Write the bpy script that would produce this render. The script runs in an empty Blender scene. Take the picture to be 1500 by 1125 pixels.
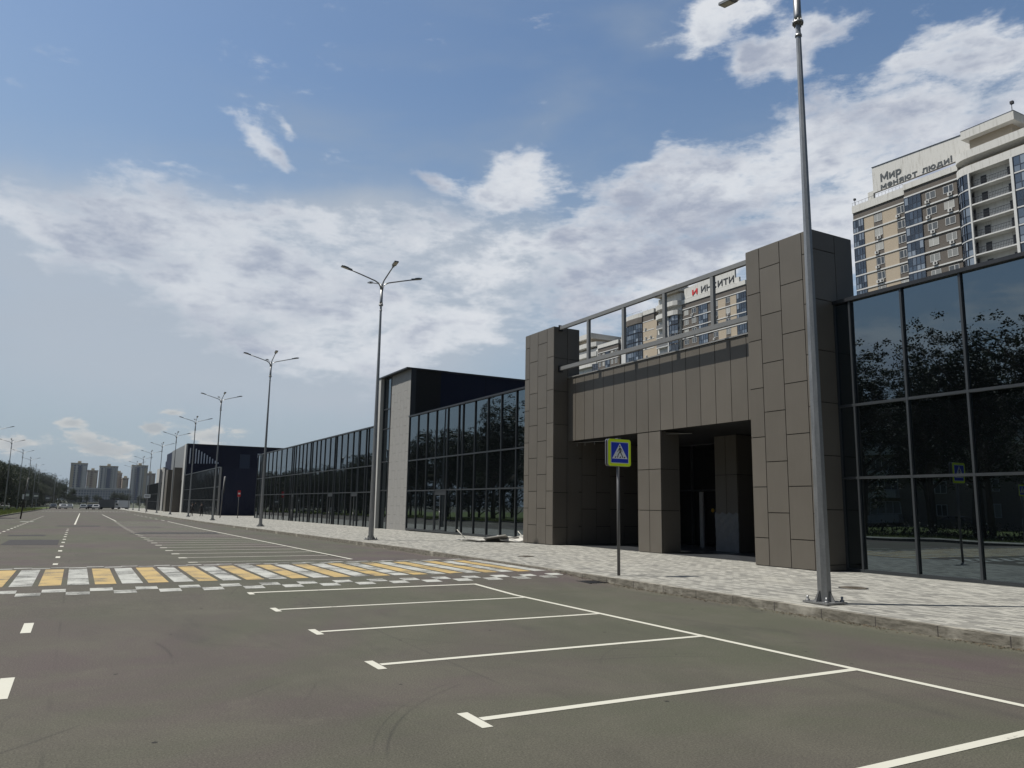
import bpy, math, random
from mathutils import Vector, Matrix
rnd = random.Random(7)
S = bpy.context.scene
COL = S.collection
R = math.radians

# ------------------------------------------------------------------ helpers
class MB:
    """collects faces, links them as ONE mesh object"""
    def __init__(s): s.v = []; s.f = []; s.sm = []
    def face(s, pts, smooth=False):
        n = len(s.v); s.v += [tuple(p) for p in pts]; s.f.append(tuple(range(n, n+len(pts)))); s.sm.append(smooth)
    def box(s, x0, x1, y0, y1, z0, z1):
        if x0 > x1: x0, x1 = x1, x0
        if y0 > y1: y0, y1 = y1, y0
        if z0 > z1: z0, z1 = z1, z0
        n = len(s.v)
        s.v += [(x0,y0,z0),(x1,y0,z0),(x1,y1,z0),(x0,y1,z0),(x0,y0,z1),(x1,y0,z1),(x1,y1,z1),(x0,y1,z1)]
        for q in ((0,3,2,1),(4,5,6,7),(0,1,5,4),(1,2,6,5),(2,3,7,6),(3,0,4,7)):
            s.f.append(tuple(n+i for i in q)); s.sm.append(False)
        return s
    def obox(s, c, half, M):
        n = len(s.v)
        for dx,dy,dz in ((-1,-1,-1),(1,-1,-1),(1,1,-1),(-1,1,-1),(-1,-1,1),(1,-1,1),(1,1,1),(-1,1,1)):
            s.v.append(tuple(Vector(c) + M @ Vector((dx*half[0],dy*half[1],dz*half[2]))))
        for q in ((0,3,2,1),(4,5,6,7),(0,1,5,4),(1,2,6,5),(2,3,7,6),(3,0,4,7)):
            s.f.append(tuple(n+i for i in q)); s.sm.append(False)
        return s
    def tube(s, pts, rads, n=8, cap=True, smooth=True, phase=0.0):
        pts = [Vector(p) for p in pts]; rings = []
        for i, p in enumerate(pts):
            d = (pts[min(i+1,len(pts)-1)] - pts[max(i-1,0)]).normalized()
            a = Vector((0,0,1)) if abs(d.z) < .9 else Vector((1,0,0))
            u = d.cross(a).normalized(); w = d.cross(u)
            r = rads[i] if isinstance(rads,(list,tuple)) else rads
            ring = []
            for k in range(n):
                t = 2*math.pi*k/n + phase
                ring.append(len(s.v)); s.v.append(tuple(p + (u*math.cos(t)+w*math.sin(t))*r))
            rings.append(ring)
        for a, b in zip(rings, rings[1:]):
            for k in range(n):
                s.f.append((a[k], a[(k+1)%n], b[(k+1)%n], b[k])); s.sm.append(smooth)
        if cap:
            s.f.append(tuple(reversed(rings[0]))); s.sm.append(False)
            s.f.append(tuple(rings[-1])); s.sm.append(False)
        return s
    def prism(s, poly, axis, a, b):
        """poly in the two remaining axes, extruded along axis from a to b"""
        def P(q, t):
            return (t,q[0],q[1]) if axis=='x' else (q[0],t,q[1]) if axis=='y' else (q[0],q[1],t)
        s.face([P(q,a) for q in poly]); s.face([P(q,b) for q in reversed(poly)])
        m = len(poly)
        for i in range(m):
            s.face([P(poly[i],a),P(poly[i],b),P(poly[(i+1)%m],b),P(poly[(i+1)%m],a)])
        return s
    def build(s, name, mat, parent=None, org=None):
        if org is None:
            r = parent
            while r is not None and r.parent is not None: r = r.parent
            org = r.location if r is not None else Vector((0,0,0))
        me = bpy.data.meshes.new(name)
        ox, oy, oz = org
        me.from_pydata([(x-ox,y-oy,z-oz) for x,y,z in s.v], [], s.f)
        me.polygons.foreach_set('use_smooth', s.sm)
        me.materials.append(mat); me.update()
        o = bpy.data.objects.new(name, me); COL.objects.link(o)
        if parent is not None: o.parent = parent
        return o

def fixn(o):
    import bmesh
    bm = bmesh.new(); bm.from_mesh(o.data); bmesh.ops.recalc_face_normals(bm, faces=bm.faces); bm.to_mesh(o.data); bm.free()
    return o
def tag(o, label=None, cat=None, group=None, kind=None):
    if label: o['label'] = label
    if cat: o['category'] = cat
    if group: o['group'] = group
    if kind: o['kind'] = kind
    return o
def thing(name, loc, label, cat, group=None):
    o = bpy.data.objects.new(name, None); COL.objects.link(o); o.location = loc; o.empty_display_size = .3
    return tag(o, label, cat, group)
def kids(o): return [c for c in bpy.data.objects if c.parent == o]
def copy_tree(o, parent=None):
    c = o.copy(); COL.objects.link(c); c.parent = parent
    for ch in kids(o):
        copy_tree(ch, c)
    return c
def place_copy(o, loc, label, rz=0, sc=1):
    c = copy_tree(o); c.location = loc; c.rotation_euler = (0,0,rz); c.scale = (sc,sc,sc); c['label'] = label
    return c

# ------------------------------------------------------------------ materials
class NT:
    def __init__(s, nt): s.nt = nt; s.L = nt.links
    def n(s, t, **k):
        nd = s.nt.nodes.new(t)
        for a, v in k.items():
            if a == 'inp':
                for i, x in v.items():
                    if hasattr(x, 'links') or isinstance(x, bpy.types.NodeSocket): s.L.new(x, nd.inputs[i])
                    else: nd.inputs[i].default_value = x
            else: setattr(nd, a, v)
        return nd
    def m(s, op, a, b=None, c=None, clamp=False):
        i = {0:a}
        if b is not None: i[1] = b
        if c is not None: i[2] = c
        return s.n('ShaderNodeMath', operation=op, use_clamp=clamp, inp=i).outputs[0]
    def vm(s, op, a, b=None):
        i = {0:a}
        if b is not None: i[1] = b
        return s.n('ShaderNodeVectorMath', operation=op, inp=i).outputs[0]
    def noise(s, vec, scale, detail=4, rough=.55, dist=0.):
        return s.n('ShaderNodeTexNoise', inp={'Vector':vec,'Scale':scale,'Detail':detail,'Roughness':rough,'Distortion':dist}).outputs[0]
    def ramp(s, v, a, b, smooth=True):
        return s.n('ShaderNodeMapRange', interpolation_type='SMOOTHSTEP' if smooth else 'LINEAR', inp={0:v,1:a,2:b,3:0.,4:1.}).outputs[0]
    def mix(s, f, a, b, blend='MIX'):
        nd = s.nt.nodes.new('ShaderNodeMix'); nd.data_type = 'RGBA'; nd.blend_type = blend
        for i, x in ((0,f),(6,a),(7,b)):
            if isinstance(x, bpy.types.NodeSocket): s.L.new(x, nd.inputs[i])
            else: nd.inputs[i].default_value = x if i == 0 or len(x) == 4 else (*x,1)
        return nd.outputs[2]
    def map(s, vec, scale=(1,1,1), loc=(0,0,0), rot=(0,0,0), vt='POINT'):
        return s.n('ShaderNodeMapping', vector_type=vt, inp={0:vec,1:loc,2:rot,3:scale}).outputs[0]
def newmat(name, rough=.6, metal=0., spec=.5, base=(.5,.5,.5)):
    m = bpy.data.materials.new(name); m.use_nodes = True
    b = m.node_tree.nodes['Principled BSDF']
    b.inputs['Roughness'].default_value = rough; b.inputs['Metallic'].default_value = metal
    b.inputs['Specular IOR Level'].default_value = spec; b.inputs['Base Color'].default_value = (*base,1)
    return m, NT(m.node_tree), b
def bump(t, b, h, dist, strength=1.):
    nd = t.n('ShaderNodeBump', inp={'Strength':strength,'Distance':dist,'Height':h}); t.L.new(nd.outputs[0], b.inputs['Normal'])
def POS(t): return t.n('ShaderNodeNewGeometry').outputs['Position']
def simple(name, base, rough=.6, metal=0., var=.12, scale=3., spec=.5, island=0.):
    """base colour with a soft mottling so nothing is perfectly uniform"""
    m, t, b = newmat(name, rough, metal, spec)
    g = t.n('ShaderNodeNewGeometry')
    nz = t.noise(t.n('ShaderNodeTexCoord').outputs['Object'], scale, 5, .6)
    k = t.m('MULTIPLY_ADD', nz, 2*var, 1-var)
    if island: k = t.m('MULTIPLY', k, t.m('MULTIPLY_ADD', g.outputs['Random Per Island'], island*2, 1-island))
    c = t.vm('SCALE', base if False else (base[0],base[1],base[2]))
    nd = c.node; t.L.new(k, nd.inputs['Scale'])
    t.L.new(c, b.inputs['Base Color'])
    t.L.new(t.m('MULTIPLY_ADD', nz, .2, rough-.1, clamp=True), b.inputs['Roughness'])
    return m

def mat_asphalt():
    m, t, b = newmat('asphalt', .85, spec=.35)
    p = POS(t)
    big = t.ramp(t.noise(p, .13, 4, .6, .6), .40, .62)
    mid = t.noise(t.map(p, (.9,.22,1)), 1.1, 5, .65)
    fine = t.noise(p, 90, 3, .7)
    grit = t.noise(p, 55, 3, .75)
    c = t.mix(big, (.156,.162,.122), (.174,.138,.146))
    c = t.mix(t.m('MULTIPLY', t.ramp(t.noise(p, .42, 6, .75, .5), .42, .66), .75), c, (.200,.190,.160))
    c = t.mix(t.m('MULTIPLY', t.ramp(t.noise(t.map(p,(1,.35,1)), .8, 6, .7, .8), .55, .72), .40), c, (.085,.082,.078))
    c = t.mix(t.m('MULTIPLY', t.ramp(mid, .45, .8), .30), c, (.090,.086,.076))
    sx0 = t.n('ShaderNodeSeparateXYZ', inp={0:p})
    sand = t.m('MULTIPLY', t.m('SUBTRACT', 1., t.m('DIVIDE', t.m('ABSOLUTE', t.m('SUBTRACT', sx0.outputs[0], 10.95)), t.m('MULTIPLY_ADD', t.noise(p, .9, 4), 1.4, -.35)), clamp=True), t.ramp(t.noise(p, 14, 4, .7), .35, .65))
    c = t.mix(t.m('MULTIPLY', sand, .55), c, (.36,.33,.27))
    c = t.mix(t.m('MULTIPLY', t.ramp(t.noise(t.map(p,(1,.6,1)), .75, 6, .7, 1.2), .60, .68), .35), c, (.23,.215,.185))
    # paving lanes: seams along the road
    sx = t.n('ShaderNodeSeparateXYZ', inp={0:p})
    seam = t.m('LESS_THAN', t.m('ABSOLUTE', t.m('SUBTRACT', t.m('FRACT', t.m('MULTIPLY', t.m('ADD', sx.outputs[0], 41.0), 1/3.9)), .5)), .004)
    c = t.mix(t.m('MULTIPLY', t.m('MULTIPLY', seam, .28), t.ramp(t.noise(p,.3,2),.45,.6)), c, (.06,.058,.054))
    # tyre arcs: thin rings of worn rubber
    def ring(cx, cy, r, w, amt, c):
        d = t.n('ShaderNodeVectorMath', operation='DISTANCE', inp={0:t.vm('MULTIPLY', p, (1,1,0)), 1:(cx,cy,0)}).outputs['Value']
        k = t.m('SUBTRACT', 1., t.m('DIVIDE', t.m('ABSOLUTE', t.m('SUBTRACT', d, r)), w), clamp=True)
        k = t.m('MULTIPLY', k, t.ramp(t.noise(p, .55, 2), .50, .62))
        return t.mix(t.m('MULTIPLY', k, amt), c, (.055,.052,.05))
    for cx, cy, r, w, a in ((5.2,4.4,3.3,.022,.5),(5.25,4.4,3.45,.016,.35),(5.2,4.4,4.9,.02,.4),(-3.5,10.,4.6,.03,.5),(-3.5,10.,6.1,.022,.4),(9,14,6.5,.025,.4),(2,22,7,.025,.35),(6,27,4.2,.03,.4),(-1,3,5.2,.018,.4),(7.5,6,2.6,.018,.3),(4,12.5,3.1,.02,.35)):
        c = ring(cx, cy, r, w, a, c)
    # small dark pits, pale stones
    v = t.n('ShaderNodeTexVoronoi', inp={'Vector':p,'Scale':1.7,'Randomness':1.})
    c = t.mix(t.m('LESS_THAN', v.outputs['Distance'], .040), c, (.025,.022,.02))
    v2 = t.n('ShaderNodeTexVoronoi', inp={'Vector':p,'Scale':16.})
    c = t.mix(t.m('MULTIPLY', t.m('LESS_THAN', v2.outputs['Distance'], .09), .5), c, (.30,.29,.26))
    c = t.mix(t.m('MULTIPLY', t.m('ADD', grit, fine), .5), t.vm('SCALE', c), c)
    c.node.inputs[6].links[0].from_node.inputs['Scale'].default_value = .25
    c = t.mix(.5, c, t.mix(t.ramp(t.m('MULTIPLY', t.m('ADD', fine, grit), .5), .34, .68), (.10,.10,.10), (.88,.88,.86)), 'SOFT_LIGHT')
    c = t.vm('MULTIPLY', c, (.63,.625,.58))
    t.L.new(c, b.inputs['Base Color'])
    bump(t, b, fine, .001, .35)
    return m
def mat_paint(name, col, wear):
    m, t, b = newmat(name, .6)
    p = POS(t)
    n1 = t.noise(t.map(p, (.7,4.5,1)), 2.2, 6, .72); n2 = t.noise(p, 30, 4, .7); n3 = t.noise(p, 1.4, 3)
    k = t.ramp(t.m('ADD', t.m('MULTIPLY', n1, .6), t.m('ADD', t.m('MULTIPLY', n2, .3), t.m('MULTIPLY', n3, .42))), wear+.145, wear+.285)
    c = t.mix(k, col, (.075,.073,.062))
    c = t.mix(t.m('MULTIPLY', n3, .4), c, t.vm('MULTIPLY', c, (.8,.78,.72)))
    t.L.new(c, b.inputs['Base Color']); return m
def mat_pavers():
    m, t, b = newmat('concrete_pavers', .85, spec=.3)
    p = POS(t)
    br = t.n('ShaderNodeTexBrick', offset=.5, inp={'Vector':t.map(p, (1,1,1), rot=(0,0,R(90))),'Color1':(.36,.355,.325,1),'Color2':(.05,.05,.05,1),'Mortar':(.12,.115,.10,1),'Scale':1.,'Mortar Size':.007,'Mortar Smooth':.1,'Bias':-.25,'Brick Width':.24,'Row Height':.12})
    br2 = t.n('ShaderNodeTexBrick', offset=.5, inp={'Vector':t.map(p, (1,1,1), rot=(0,0,R(90))),'Color1':(.30,.295,.265,1),'Color2':(.13,.132,.126,1),'Mortar':(.12,.115,.10,1),'Scale':1.,'Mortar Size':.007,'Bias':0.,'Brick Width':.24,'Row Height':.12,})
    br2.squash = 1.0; br2.offset_frequency = 2
    dirt = t.noise(p, .5, 5, .65)
    c = t.mix(.45, br.outputs[0], br2.outputs[0])
    c = t.mix(t.m('MULTIPLY', t.ramp(dirt, .5, .75), .35), c, (.27,.26,.22))
    c = t.mix(t.m('MULTIPLY', t.noise(p, 45, 3), .25), c, (.2,.19,.17))
    c = t.mix(t.m('LESS_THAN', t.n('ShaderNodeTexVoronoi', inp={'Vector':t.map(p,(1,.35,1)),'Scale':.9}).outputs['Distance'], .05), c, (.10,.10,.095))
    t.L.new(c, b.inputs['Base Color']); bump(t, b, br.outputs['Fac'], .004, -.6); return m
def mat_kerb():
    m, t, b = newmat('kerb_concrete', .9)
    p = POS(t); s = t.n('ShaderNodeSeparateXYZ', inp={0:p})
    j = t.m('LESS_THAN', t.m('FRACT', s.outputs[1]), .018)
    n = t.noise(t.map(p,(1,1,4)), 5, 6, .7)
    c = t.mix(t.ramp(n, .35, .65), (.08,.073,.058), (.175,.163,.135))
    c = t.mix(t.ramp(t.noise(p, 1.3, 4), .55, .7), c, (.30,.285,.245))
    c = t.mix(j, c, (.05,.045,.04)); t.L.new(c, b.inputs['Base Color']); bump(t, b, n, .02, .5); return m
def mat_grass():
    m, t, b = newmat('grass_ground', .9, spec=.2)
    p = POS(t)
    c = t.mix(t.noise(p, .35, 5, .7), (.045,.075,.018), (.14,.17,.045))
    c = t.mix(t.ramp(t.noise(p, 3, 5, .7), .4, .7), c, (.03,.05,.012)); t.L.new(c, b.inputs['Base Color']); return m
def mat_leaf(name, a, bb):
    m, t, b = newmat(name, .55, spec=.3)
    g = t.n('ShaderNodeNewGeometry')
    c = t.mix(g.outputs['Random Per Island'], a, bb)
    t.L.new(c, b.inputs['Base Color'])
    b.inputs['Subsurface Weight'].default_value = 0
    tr = t.n('ShaderNodeBsdfTranslucent', inp={0:t.vm('SCALE', c)}); tr.inputs[0].links[0].from_node.inputs['Scale'].default_value = 1.6
    ms = t.n('ShaderNodeMixShader', inp={0:.12}); t.L.new(b.outputs[0], ms.inputs[1]); t.L.new(tr.outputs[0], ms.inputs[2])
    t.L.new(ms.outputs[0], t.nt.nodes['Material Output'].inputs[0]); return m
def mat_panel(name, base, rough, island=.05, spec=.5):
    m, t, b = newmat(name, rough, 0., spec)
    g = t.n('ShaderNodeNewGeometry'); p = g.outputs['Position']
    k = t.m('MULTIPLY_ADD', g.outputs['Random Per Island'], island*2.6, 1-island*1.3)
    k = t.m('MULTIPLY', k, t.m('MULTIPLY_ADD', t.noise(p, .8, 4), .24, .88))
    k = t.m('MULTIPLY', k, t.m('MULTIPLY_ADD', t.noise(t.map(p,(6,6,.4)), 2., 5, .75), .18, .91))
    c = t.vm('SCALE', tuple(base)); t.L.new(k, c.node.inputs['Scale']); t.L.new(c, b.inputs['Base Color'])
    t.L.new(t.m('MULTIPLY_ADD', t.noise(p, 2.5, 4), .15, rough-.07), b.inputs['Roughness'])
    bump(t, b, t.noise(p, 1.6, 2), .006, .4)
    return m
def mat_stone():
    m, t, b = newmat('stone_cladding', .75)
    g = t.n('ShaderNodeNewGeometry'); p = g.outputs['Position']
    n = t.noise(p, 7, 7, .72, .5); n2 = t.noise(p, 1.1, 4, .6)
    c = t.mix(n, (.13,.128,.123), (.29,.287,.277))
    c = t.mix(t.m('MULTIPLY', n2, .4), c, (.24,.235,.225))
    c = t.mix(t.m('MULTIPLY', g.outputs['Random Per Island'], .25), c, (.22,.22,.21))
    t.L.new(c, b.inputs['Base Color']); bump(t, b, n, .01, .4); return m
def mat_navy():
    m, t, b = newmat('navy_sheet_wall', .6, spec=.2)
    p = POS(t); s = t.n('ShaderNodeSeparateXYZ', inp={0:p})
    rib = t.m('ABSOLUTE', t.m('SUBTRACT', t.m('FRACT', t.m('MULTIPLY', s.outputs[0], 2.5)), .5))
    c = t.mix(t.noise(p, .5, 4), (.006,.009,.027), (.009,.013,.035))
    pj = t.m('LESS_THAN', t.m('FRACT', t.m('MULTIPLY', s.outputs[0], .16)), .008)
    c = t.mix(pj, c, (.004,.005,.01))
    t.L.new(c, b.inputs['Base Color']); bump(t, b, rib, .03, .5); return m
def mat_glass(name, ior=2.6, base=(.0015,.002,.0025), rough=.0):
    m, t, b = newmat(name, rough, 0, .5, base)
    b.inputs['IOR'].default_value = ior; b.inputs['Specular Tint'].default_value = (.74,.90,1.,1)
    p = POS(t)
    bump(t, b, t.noise(p, .5, 1, .4), .010, .25)
    # a film of dust makes panes slightly uneven
    k = t.ramp(t.noise(t.map(p,(3,3,.7)), 1.2, 5, .7), .45, .8)
    c = t.mix(t.m('MULTIPLY', k, .5), base, (.008,.009,.009)); t.L.new(c, b.inputs['Base Color'])
    return m
def mat_galv():
    m, t, b = newmat('galvanised_steel', .42, .75)
    p = t.n('ShaderNodeTexCoord').outputs['Object']
    n = t.noise(t.map(p,(3,3,.5)), 3.5, 6, .7); v = t.n('ShaderNodeTexVoronoi', inp={'Vector':p,'Scale':30.})
    c = t.mix(n, (.15,.155,.16), (.36,.365,.37)); c = t.mix(t.m('MULTIPLY', t.n('ShaderNodeSeparateColor', inp={0:v.outputs['Color']}).outputs[0], .25), c, (.34,.35,.355))
    t.L.new(c, b.inputs['Base Color']); t.L.new(t.m('MULTIPLY_ADD', n, .3, .3), b.inputs['Roughness']); return m
def mat_brickish(name, a, bb, mortar=(.3,.28,.25), w=.25, h=.075):
    m, t, b = newmat(name, .85)
    tc = t.n('ShaderNodeTexCoord').outputs['Object']
    s = t.n('ShaderNodeSeparateXYZ', inp={0:tc})
    uv = t.n('ShaderNodeCombineXYZ', inp={0:t.m('ADD', s.outputs[0], s.outputs[1]), 1:s.outputs[2]}).outputs[0]
    br = t.n('ShaderNodeTexBrick', inp={'Vector':uv,'Color1':(*a,1),'Color2':(*bb,1),'Mortar':(*mortar,1),'Scale':1.,'Mortar Size':.01,'Brick Width':w,'Row Height':h})
    c = t.mix(t.m('MULTIPLY', t.noise(tc, .25, 5, .65), .35), br.outputs[0], tuple(x*.6 for x in a))
    t.L.new(c, b.inputs['Base Color']); return m
def mat_white_wall():
    m, t, b = newmat('white_render', .8)
    p = t.n('ShaderNodeTexCoord').outputs['Object']
    st = t.noise(t.map(p,(2.5,2.5,.25)), 1.1, 6, .72)
    c = t.mix(t.ramp(st, .48, .72), (.50,.495,.475), (.34,.33,.305))
    t.L.new(c, b.inputs['Base Color']); return m
def mat_farfacade(name, light, blue, fx, fz):
    """vertical strips of loggias and windows, floor by floor"""
    m, t, b = newmat(name, .8)
    p = t.n('ShaderNodeTexCoord').outputs['Object']; s = t.n('ShaderNodeSeparateXYZ', inp={0:p})
    h = t.m('ADD', s.outputs[0], s.outputs[1])
    cx = t.m('FRACT', t.m('MULTIPLY', h, fx)); cz = t.m('FRACT', t.m('MULTIPLY', s.outputs[2], fz))
    win = t.m('MULTIPLY', t.m('GREATER_THAN', cx, .45), t.m('GREATER_THAN', cz, .4))
    c = t.mix(win, light, blue); t.L.new(c, b.inputs['Base Color']); return m

ASPH = mat_asphalt(); PAVE = mat_pavers(); KERB = mat_kerb(); GRASS = mat_grass()
WPAINT = mat_paint('white_road_paint', (.49,.485,.425), .60); WWORN = mat_paint('worn_white_road_paint', (.39,.395,.37), .475)
YPAINT = mat_paint('yellow_road_paint', (.40,.285,.105), .50)
PATCH = simple('dark_patch_and_mark', (.026,.024,.025), .9, var=.25, scale=9)
BROWN = mat_panel('brown_composite_panel', (.101,.091,.077), .46, spec=.35)
BROWNJ = simple('panel_joint', (.012,.011,.010), .9)
STONE = mat_stone(); NAVY = mat_navy(); GLASS = mat_glass('dark_reflective_glass')
FRAME = simple('grey_aluminium_frame', (.050,.056,.062), .4, .5, var=.1)
FRAMED = simple('dark_aluminium_frame', (.030,.032,.036), .4, .4, var=.1)
RAILM = simple('grey_painted_steel', (.18,.18,.176), .45, .3, var=.1)
GALV = mat_galv(); WHITEW = mat_white_wall()
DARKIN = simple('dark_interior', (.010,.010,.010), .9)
FINW = simple('pale_fin_panel', (.36,.36,.345), .6, var=.08)
ROOF = simple('roof_membrane', (.12,.12,.12), .9)
FLASH = simple('metal_flashing', (.27,.27,.265), .4, .4)
LAMPH = simple('lamp_head_grey', (.16,.165,.17), .45, .4)
LAMPG = simple('lamp_lens', (.36,.34,.28), .3, spec=.6)
POLEP = simple('grey_sign_pole', (.13,.13,.135), .5, .3)
YG = simple('fluorescent_yellow_green', (.72,.92,.012), .5, var=.04)
BLUE = simple('sign_blue', (.008,.04,.50), .4, var=.05)
SWHITE = simple('sign_white', (.80,.81,.82), .4, var=.04)
SBLACK = simple('sign_black', (.008,.008,.008), .5)
SBACK = simple('sign_back_metal', (.16,.165,.18), .45, .5)
RED = simple('sign_red', (.50,.012,.015), .5)
TAN = mat_brickish('cream_brick', (.40,.335,.25), (.35,.29,.215), (.36,.31,.25))
DBRN = mat_brickish('dark_brown_brick', (.10,.085,.072), (.082,.070,.060), (.11,.097,.085))
def mat_vary(name, ior, cols, rough):
    m, t, b = newmat(name, rough); b.inputs['IOR'].default_value = ior
    g_ = t.n('ShaderNodeNewGeometry'); oi = t.n('ShaderNodeObjectInfo')
    v = t.m('FRACT', t.m('ADD', g_.outputs['Random Per Island'], oi.outputs['Random']))
    c = t.mix(t.ramp(v, .25, .6), cols[0], cols[1]); c = t.mix(t.ramp(v, .62, .95), c, cols[2])
    t.L.new(c, b.inputs['Base Color']); return m
TGLASS = mat_vary('tower_window_glass', 1.6, ((.05,.055,.06),(.20,.20,.19),(.34,.335,.31)), .08)
BGLASS = mat_vary('blue_loggia_glass', 1.9, ((.010,.014,.022),(.045,.062,.09),(.18,.21,.25)), .05)
BFRM = simple('navy_window_frame', (.018,.028,.05), .5)
WFRM = simple('white_window_frame', (.50,.50,.49), .5, var=.04)
DKM = simple('dark_metal', (.02,.02,.022), .5, .3)
TRUNK = simple('bark', (.055,.045,.035), .95, var=.3, scale=6)
LEAF1 = mat_leaf('leaves_dark', (.006,.013,.004), (.022,.036,.010)); LEAF2 = mat_leaf('leaves_mid', (.009,.018,.005), (.032,.050,.014))
TYRE = simple('tyre_rubber', (.015,.015,.015), .9)
CGLASS = mat_glass('car_glass', 1.7)
CONC = simple('broken_slab', (.42,.41,.38), .85, var=.25, scale=8)
PLANK = simple('pale_lath', (.45,.44,.40), .8)
FILM = simple('grey_protective_film', (.13,.14,.15), .35, var=.3, scale=5)

# ------------------------------------------------------------------ camera
cam = bpy.data.cameras.new('camera'); co = bpy.data.objects.new('camera', cam); COL.objects.link(co)
yaw, pit, rol = .507156688, .157922970, .015863990
fw = Vector((math.sin(yaw)*math.cos(pit), math.cos(yaw)*math.cos(pit), math.sin(pit)))
rt = Vector((math.cos(yaw), -math.sin(yaw), 0)); up = rt.cross(fw)
r2 = rt*math.cos(rol) + up*math.sin(rol); u2 = -rt*math.sin(rol) + up*math.cos(rol)
Mx = Matrix((r2, u2, -fw)).transposed().to_4x4(); Mx.translation = (0,0,1.75)
co.matrix_world = Mx
cam.sensor_width = 36; cam.lens = 1126.68666/1500*36; cam.clip_end = 8000; cam.clip_start = .1
S.camera = co
S.view_settings.view_transform = 'Standard'; S.view_settings.look = 'None'; S.view_settings.exposure = .32
S.view_settings.gamma = 1

# ------------------------------------------------------------------ sun and sky
sun_el = R(62.3); sd = Vector((-.87*math.cos(sun_el), .49*math.cos(sun_el), math.sin(sun_el))).normalized()   # towards the sun
sl = bpy.data.lights.new('sun', 'SUN'); sl.energy = 4.7; sl.angle = R(.5); sl.color = (1,.955,.87)
so = bpy.data.objects.new('sun', sl); COL.objects.link(so); so.rotation_euler = (-sd).to_track_quat('-Z','Y').to_euler(); so.location = (0,0,60)
w = bpy.data.worlds.new('World'); S.world = w; w.use_nodes = True
t = NT(w.node_tree); bg = w.node_tree.nodes['Background']
sky = t.n('ShaderNodeTexSky', sky_type='NISHITA', sun_disc=False); sky.sun_elevation = sun_el; sky.sun_rotation = math.atan2(sd.x, sd.y) % (2*math.pi)
sky.dust_density = 1.6; sky.air_density = 1.1; sky.ozone_density = 1.6
dirv = t.n('ShaderNodeTexCoord').outputs['Generated']
sp = t.n('ShaderNodeSeparateXYZ', inp={0:dirv})
az = t.m('MULTIPLY', t.m('ARCTAN2', sp.outputs[0], sp.outputs[1]), 180/math.pi)
el = t.m('MULTIPLY', t.m('ARCSINE', sp.outputs[2]), 180/math.pi)
# the shape of each cloud is broken up by warping the directions with noise
wn = t.n('ShaderNodeTexNoise', inp={'Vector':dirv,'Scale':5.5,'Detail':5.,'Roughness':.6})
ws = t.n('ShaderNodeSeparateColor', inp={0:wn.outputs[1]})
ae = t.n('ShaderNodeCombineXYZ', inp={0:t.m('ADD', az, t.m('MULTIPLY', t.m('SUBTRACT', ws.outputs[0], .5), 7.)), 1:t.m('ADD', el, t.m('MULTIPLY', t.m('SUBTRACT', ws.outputs[1], .5), 4.5)), 2:0.}).outputs[0]
aes = t.n('ShaderNodeCombineXYZ', inp={0:az, 1:t.m('ADD', el, t.m('MULTIPLY', t.m('SUBTRACT', ws.outputs[1], .5), .8)), 2:0.}).outputs[0]
CL = [(62.2,25.9,3.6,3.5,-14,1.0),(60.8,28.2,3.4,2.0,5,.7),(54.2,24.8,4.7,2.8,-5,1.0),(49.4,21.2,6.8,3.6,-7,1.0),(57.3,18.8,5.6,6.0,-9,.9),
 (41.0,22.4,4.4,3.7,24,.8),(36.8,18.7,7.0,3.5,21,1.0),(40.9,17.1,7.8,3.9,-4,.9),(27.3,17.2,10.0,2.7,7,.8),(19.1,15.4,7.2,4.4,3,.8),
 (14.8,19.9,6.2,1.4,5,.8),(8.6,18.3,8.2,2.8,-6,.8),(-.9,16.8,7.2,1.7,-6,.75),(4.8,14.5,6.8,2.3,-20,.6),(12.3,12.4,6.9,2.4,-17,.6),
 (9.7,25.1,2.5,.8,-29,.75),(11.6,26.7,.9,.4,-30,.5),(22.1,23.7,1.7,.7,-10,.7),(28.0,24.3,3.2,1.8,9,.62),(27.2,22.6,3.2,1.2,1,.5),
 (44.1,33.6,3.3,1.8,5,.9),(47.8,30.9,2.2,1.1,-17,.8),(51.8,31.3,3.1,1.1,5,.8),(51.4,29.3,1.7,1.2,-10,.6),(59.3,29.8,1.5,1.7,16,.6),
 (26.4,12.2,13.4,2.0,0,.3),(47.5,34.0,3.0,.8,-9,.6),(3.6,22.5,1.8,.3,10,.4),
 (-53,8.0,9,3.4,3,1.),(-62,9.0,8,3.8,8,1.),(-72,10,9,4.4,0,1.),(-30,6,14,2.6,-4,.5)]
CS = [(.5,3.5,2.0,.7,-14,.95),(-.8,4.9,1.0,.4,4,.8),(4.1,4.8,1.0,.6,3,.9),(2.3,3.3,1.2,.5,3,.6),(5.2,5.9,.8,.3,4,.7),(7.8,4.4,2.2,.8,3,.6),(-3.8,3.4,1.6,.7,3,.75)]
def blobs(vec, L, k):
    acc = 0.
    for a0, e0, sx, sy, th, A in L:
        v = t.map(vec, (sx*k, sy*k, 1), (a0, e0, 0), (0,0,R(th)), 'TEXTURE')
        g = t.n('ShaderNodeTexGradient', gradient_type='QUADRATIC_SPHERE', inp={0:v}).outputs[1]
        acc = t.m('MULTIPLY_ADD', g, A, acc)
    return acc
D = t.m('MINIMUM', blobs(ae, CL, 2.05), .50)
nv = t.map(dirv, (1,1,2.6))
n1 = t.noise(nv, 5.2, 9, .60, .25)
n2 = t.noise(nv, 14, 6, .62, .2)
n3 = t.noise(t.map(dirv,(1,1,3.2)), 2.6, 5, .55, .3)
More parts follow.
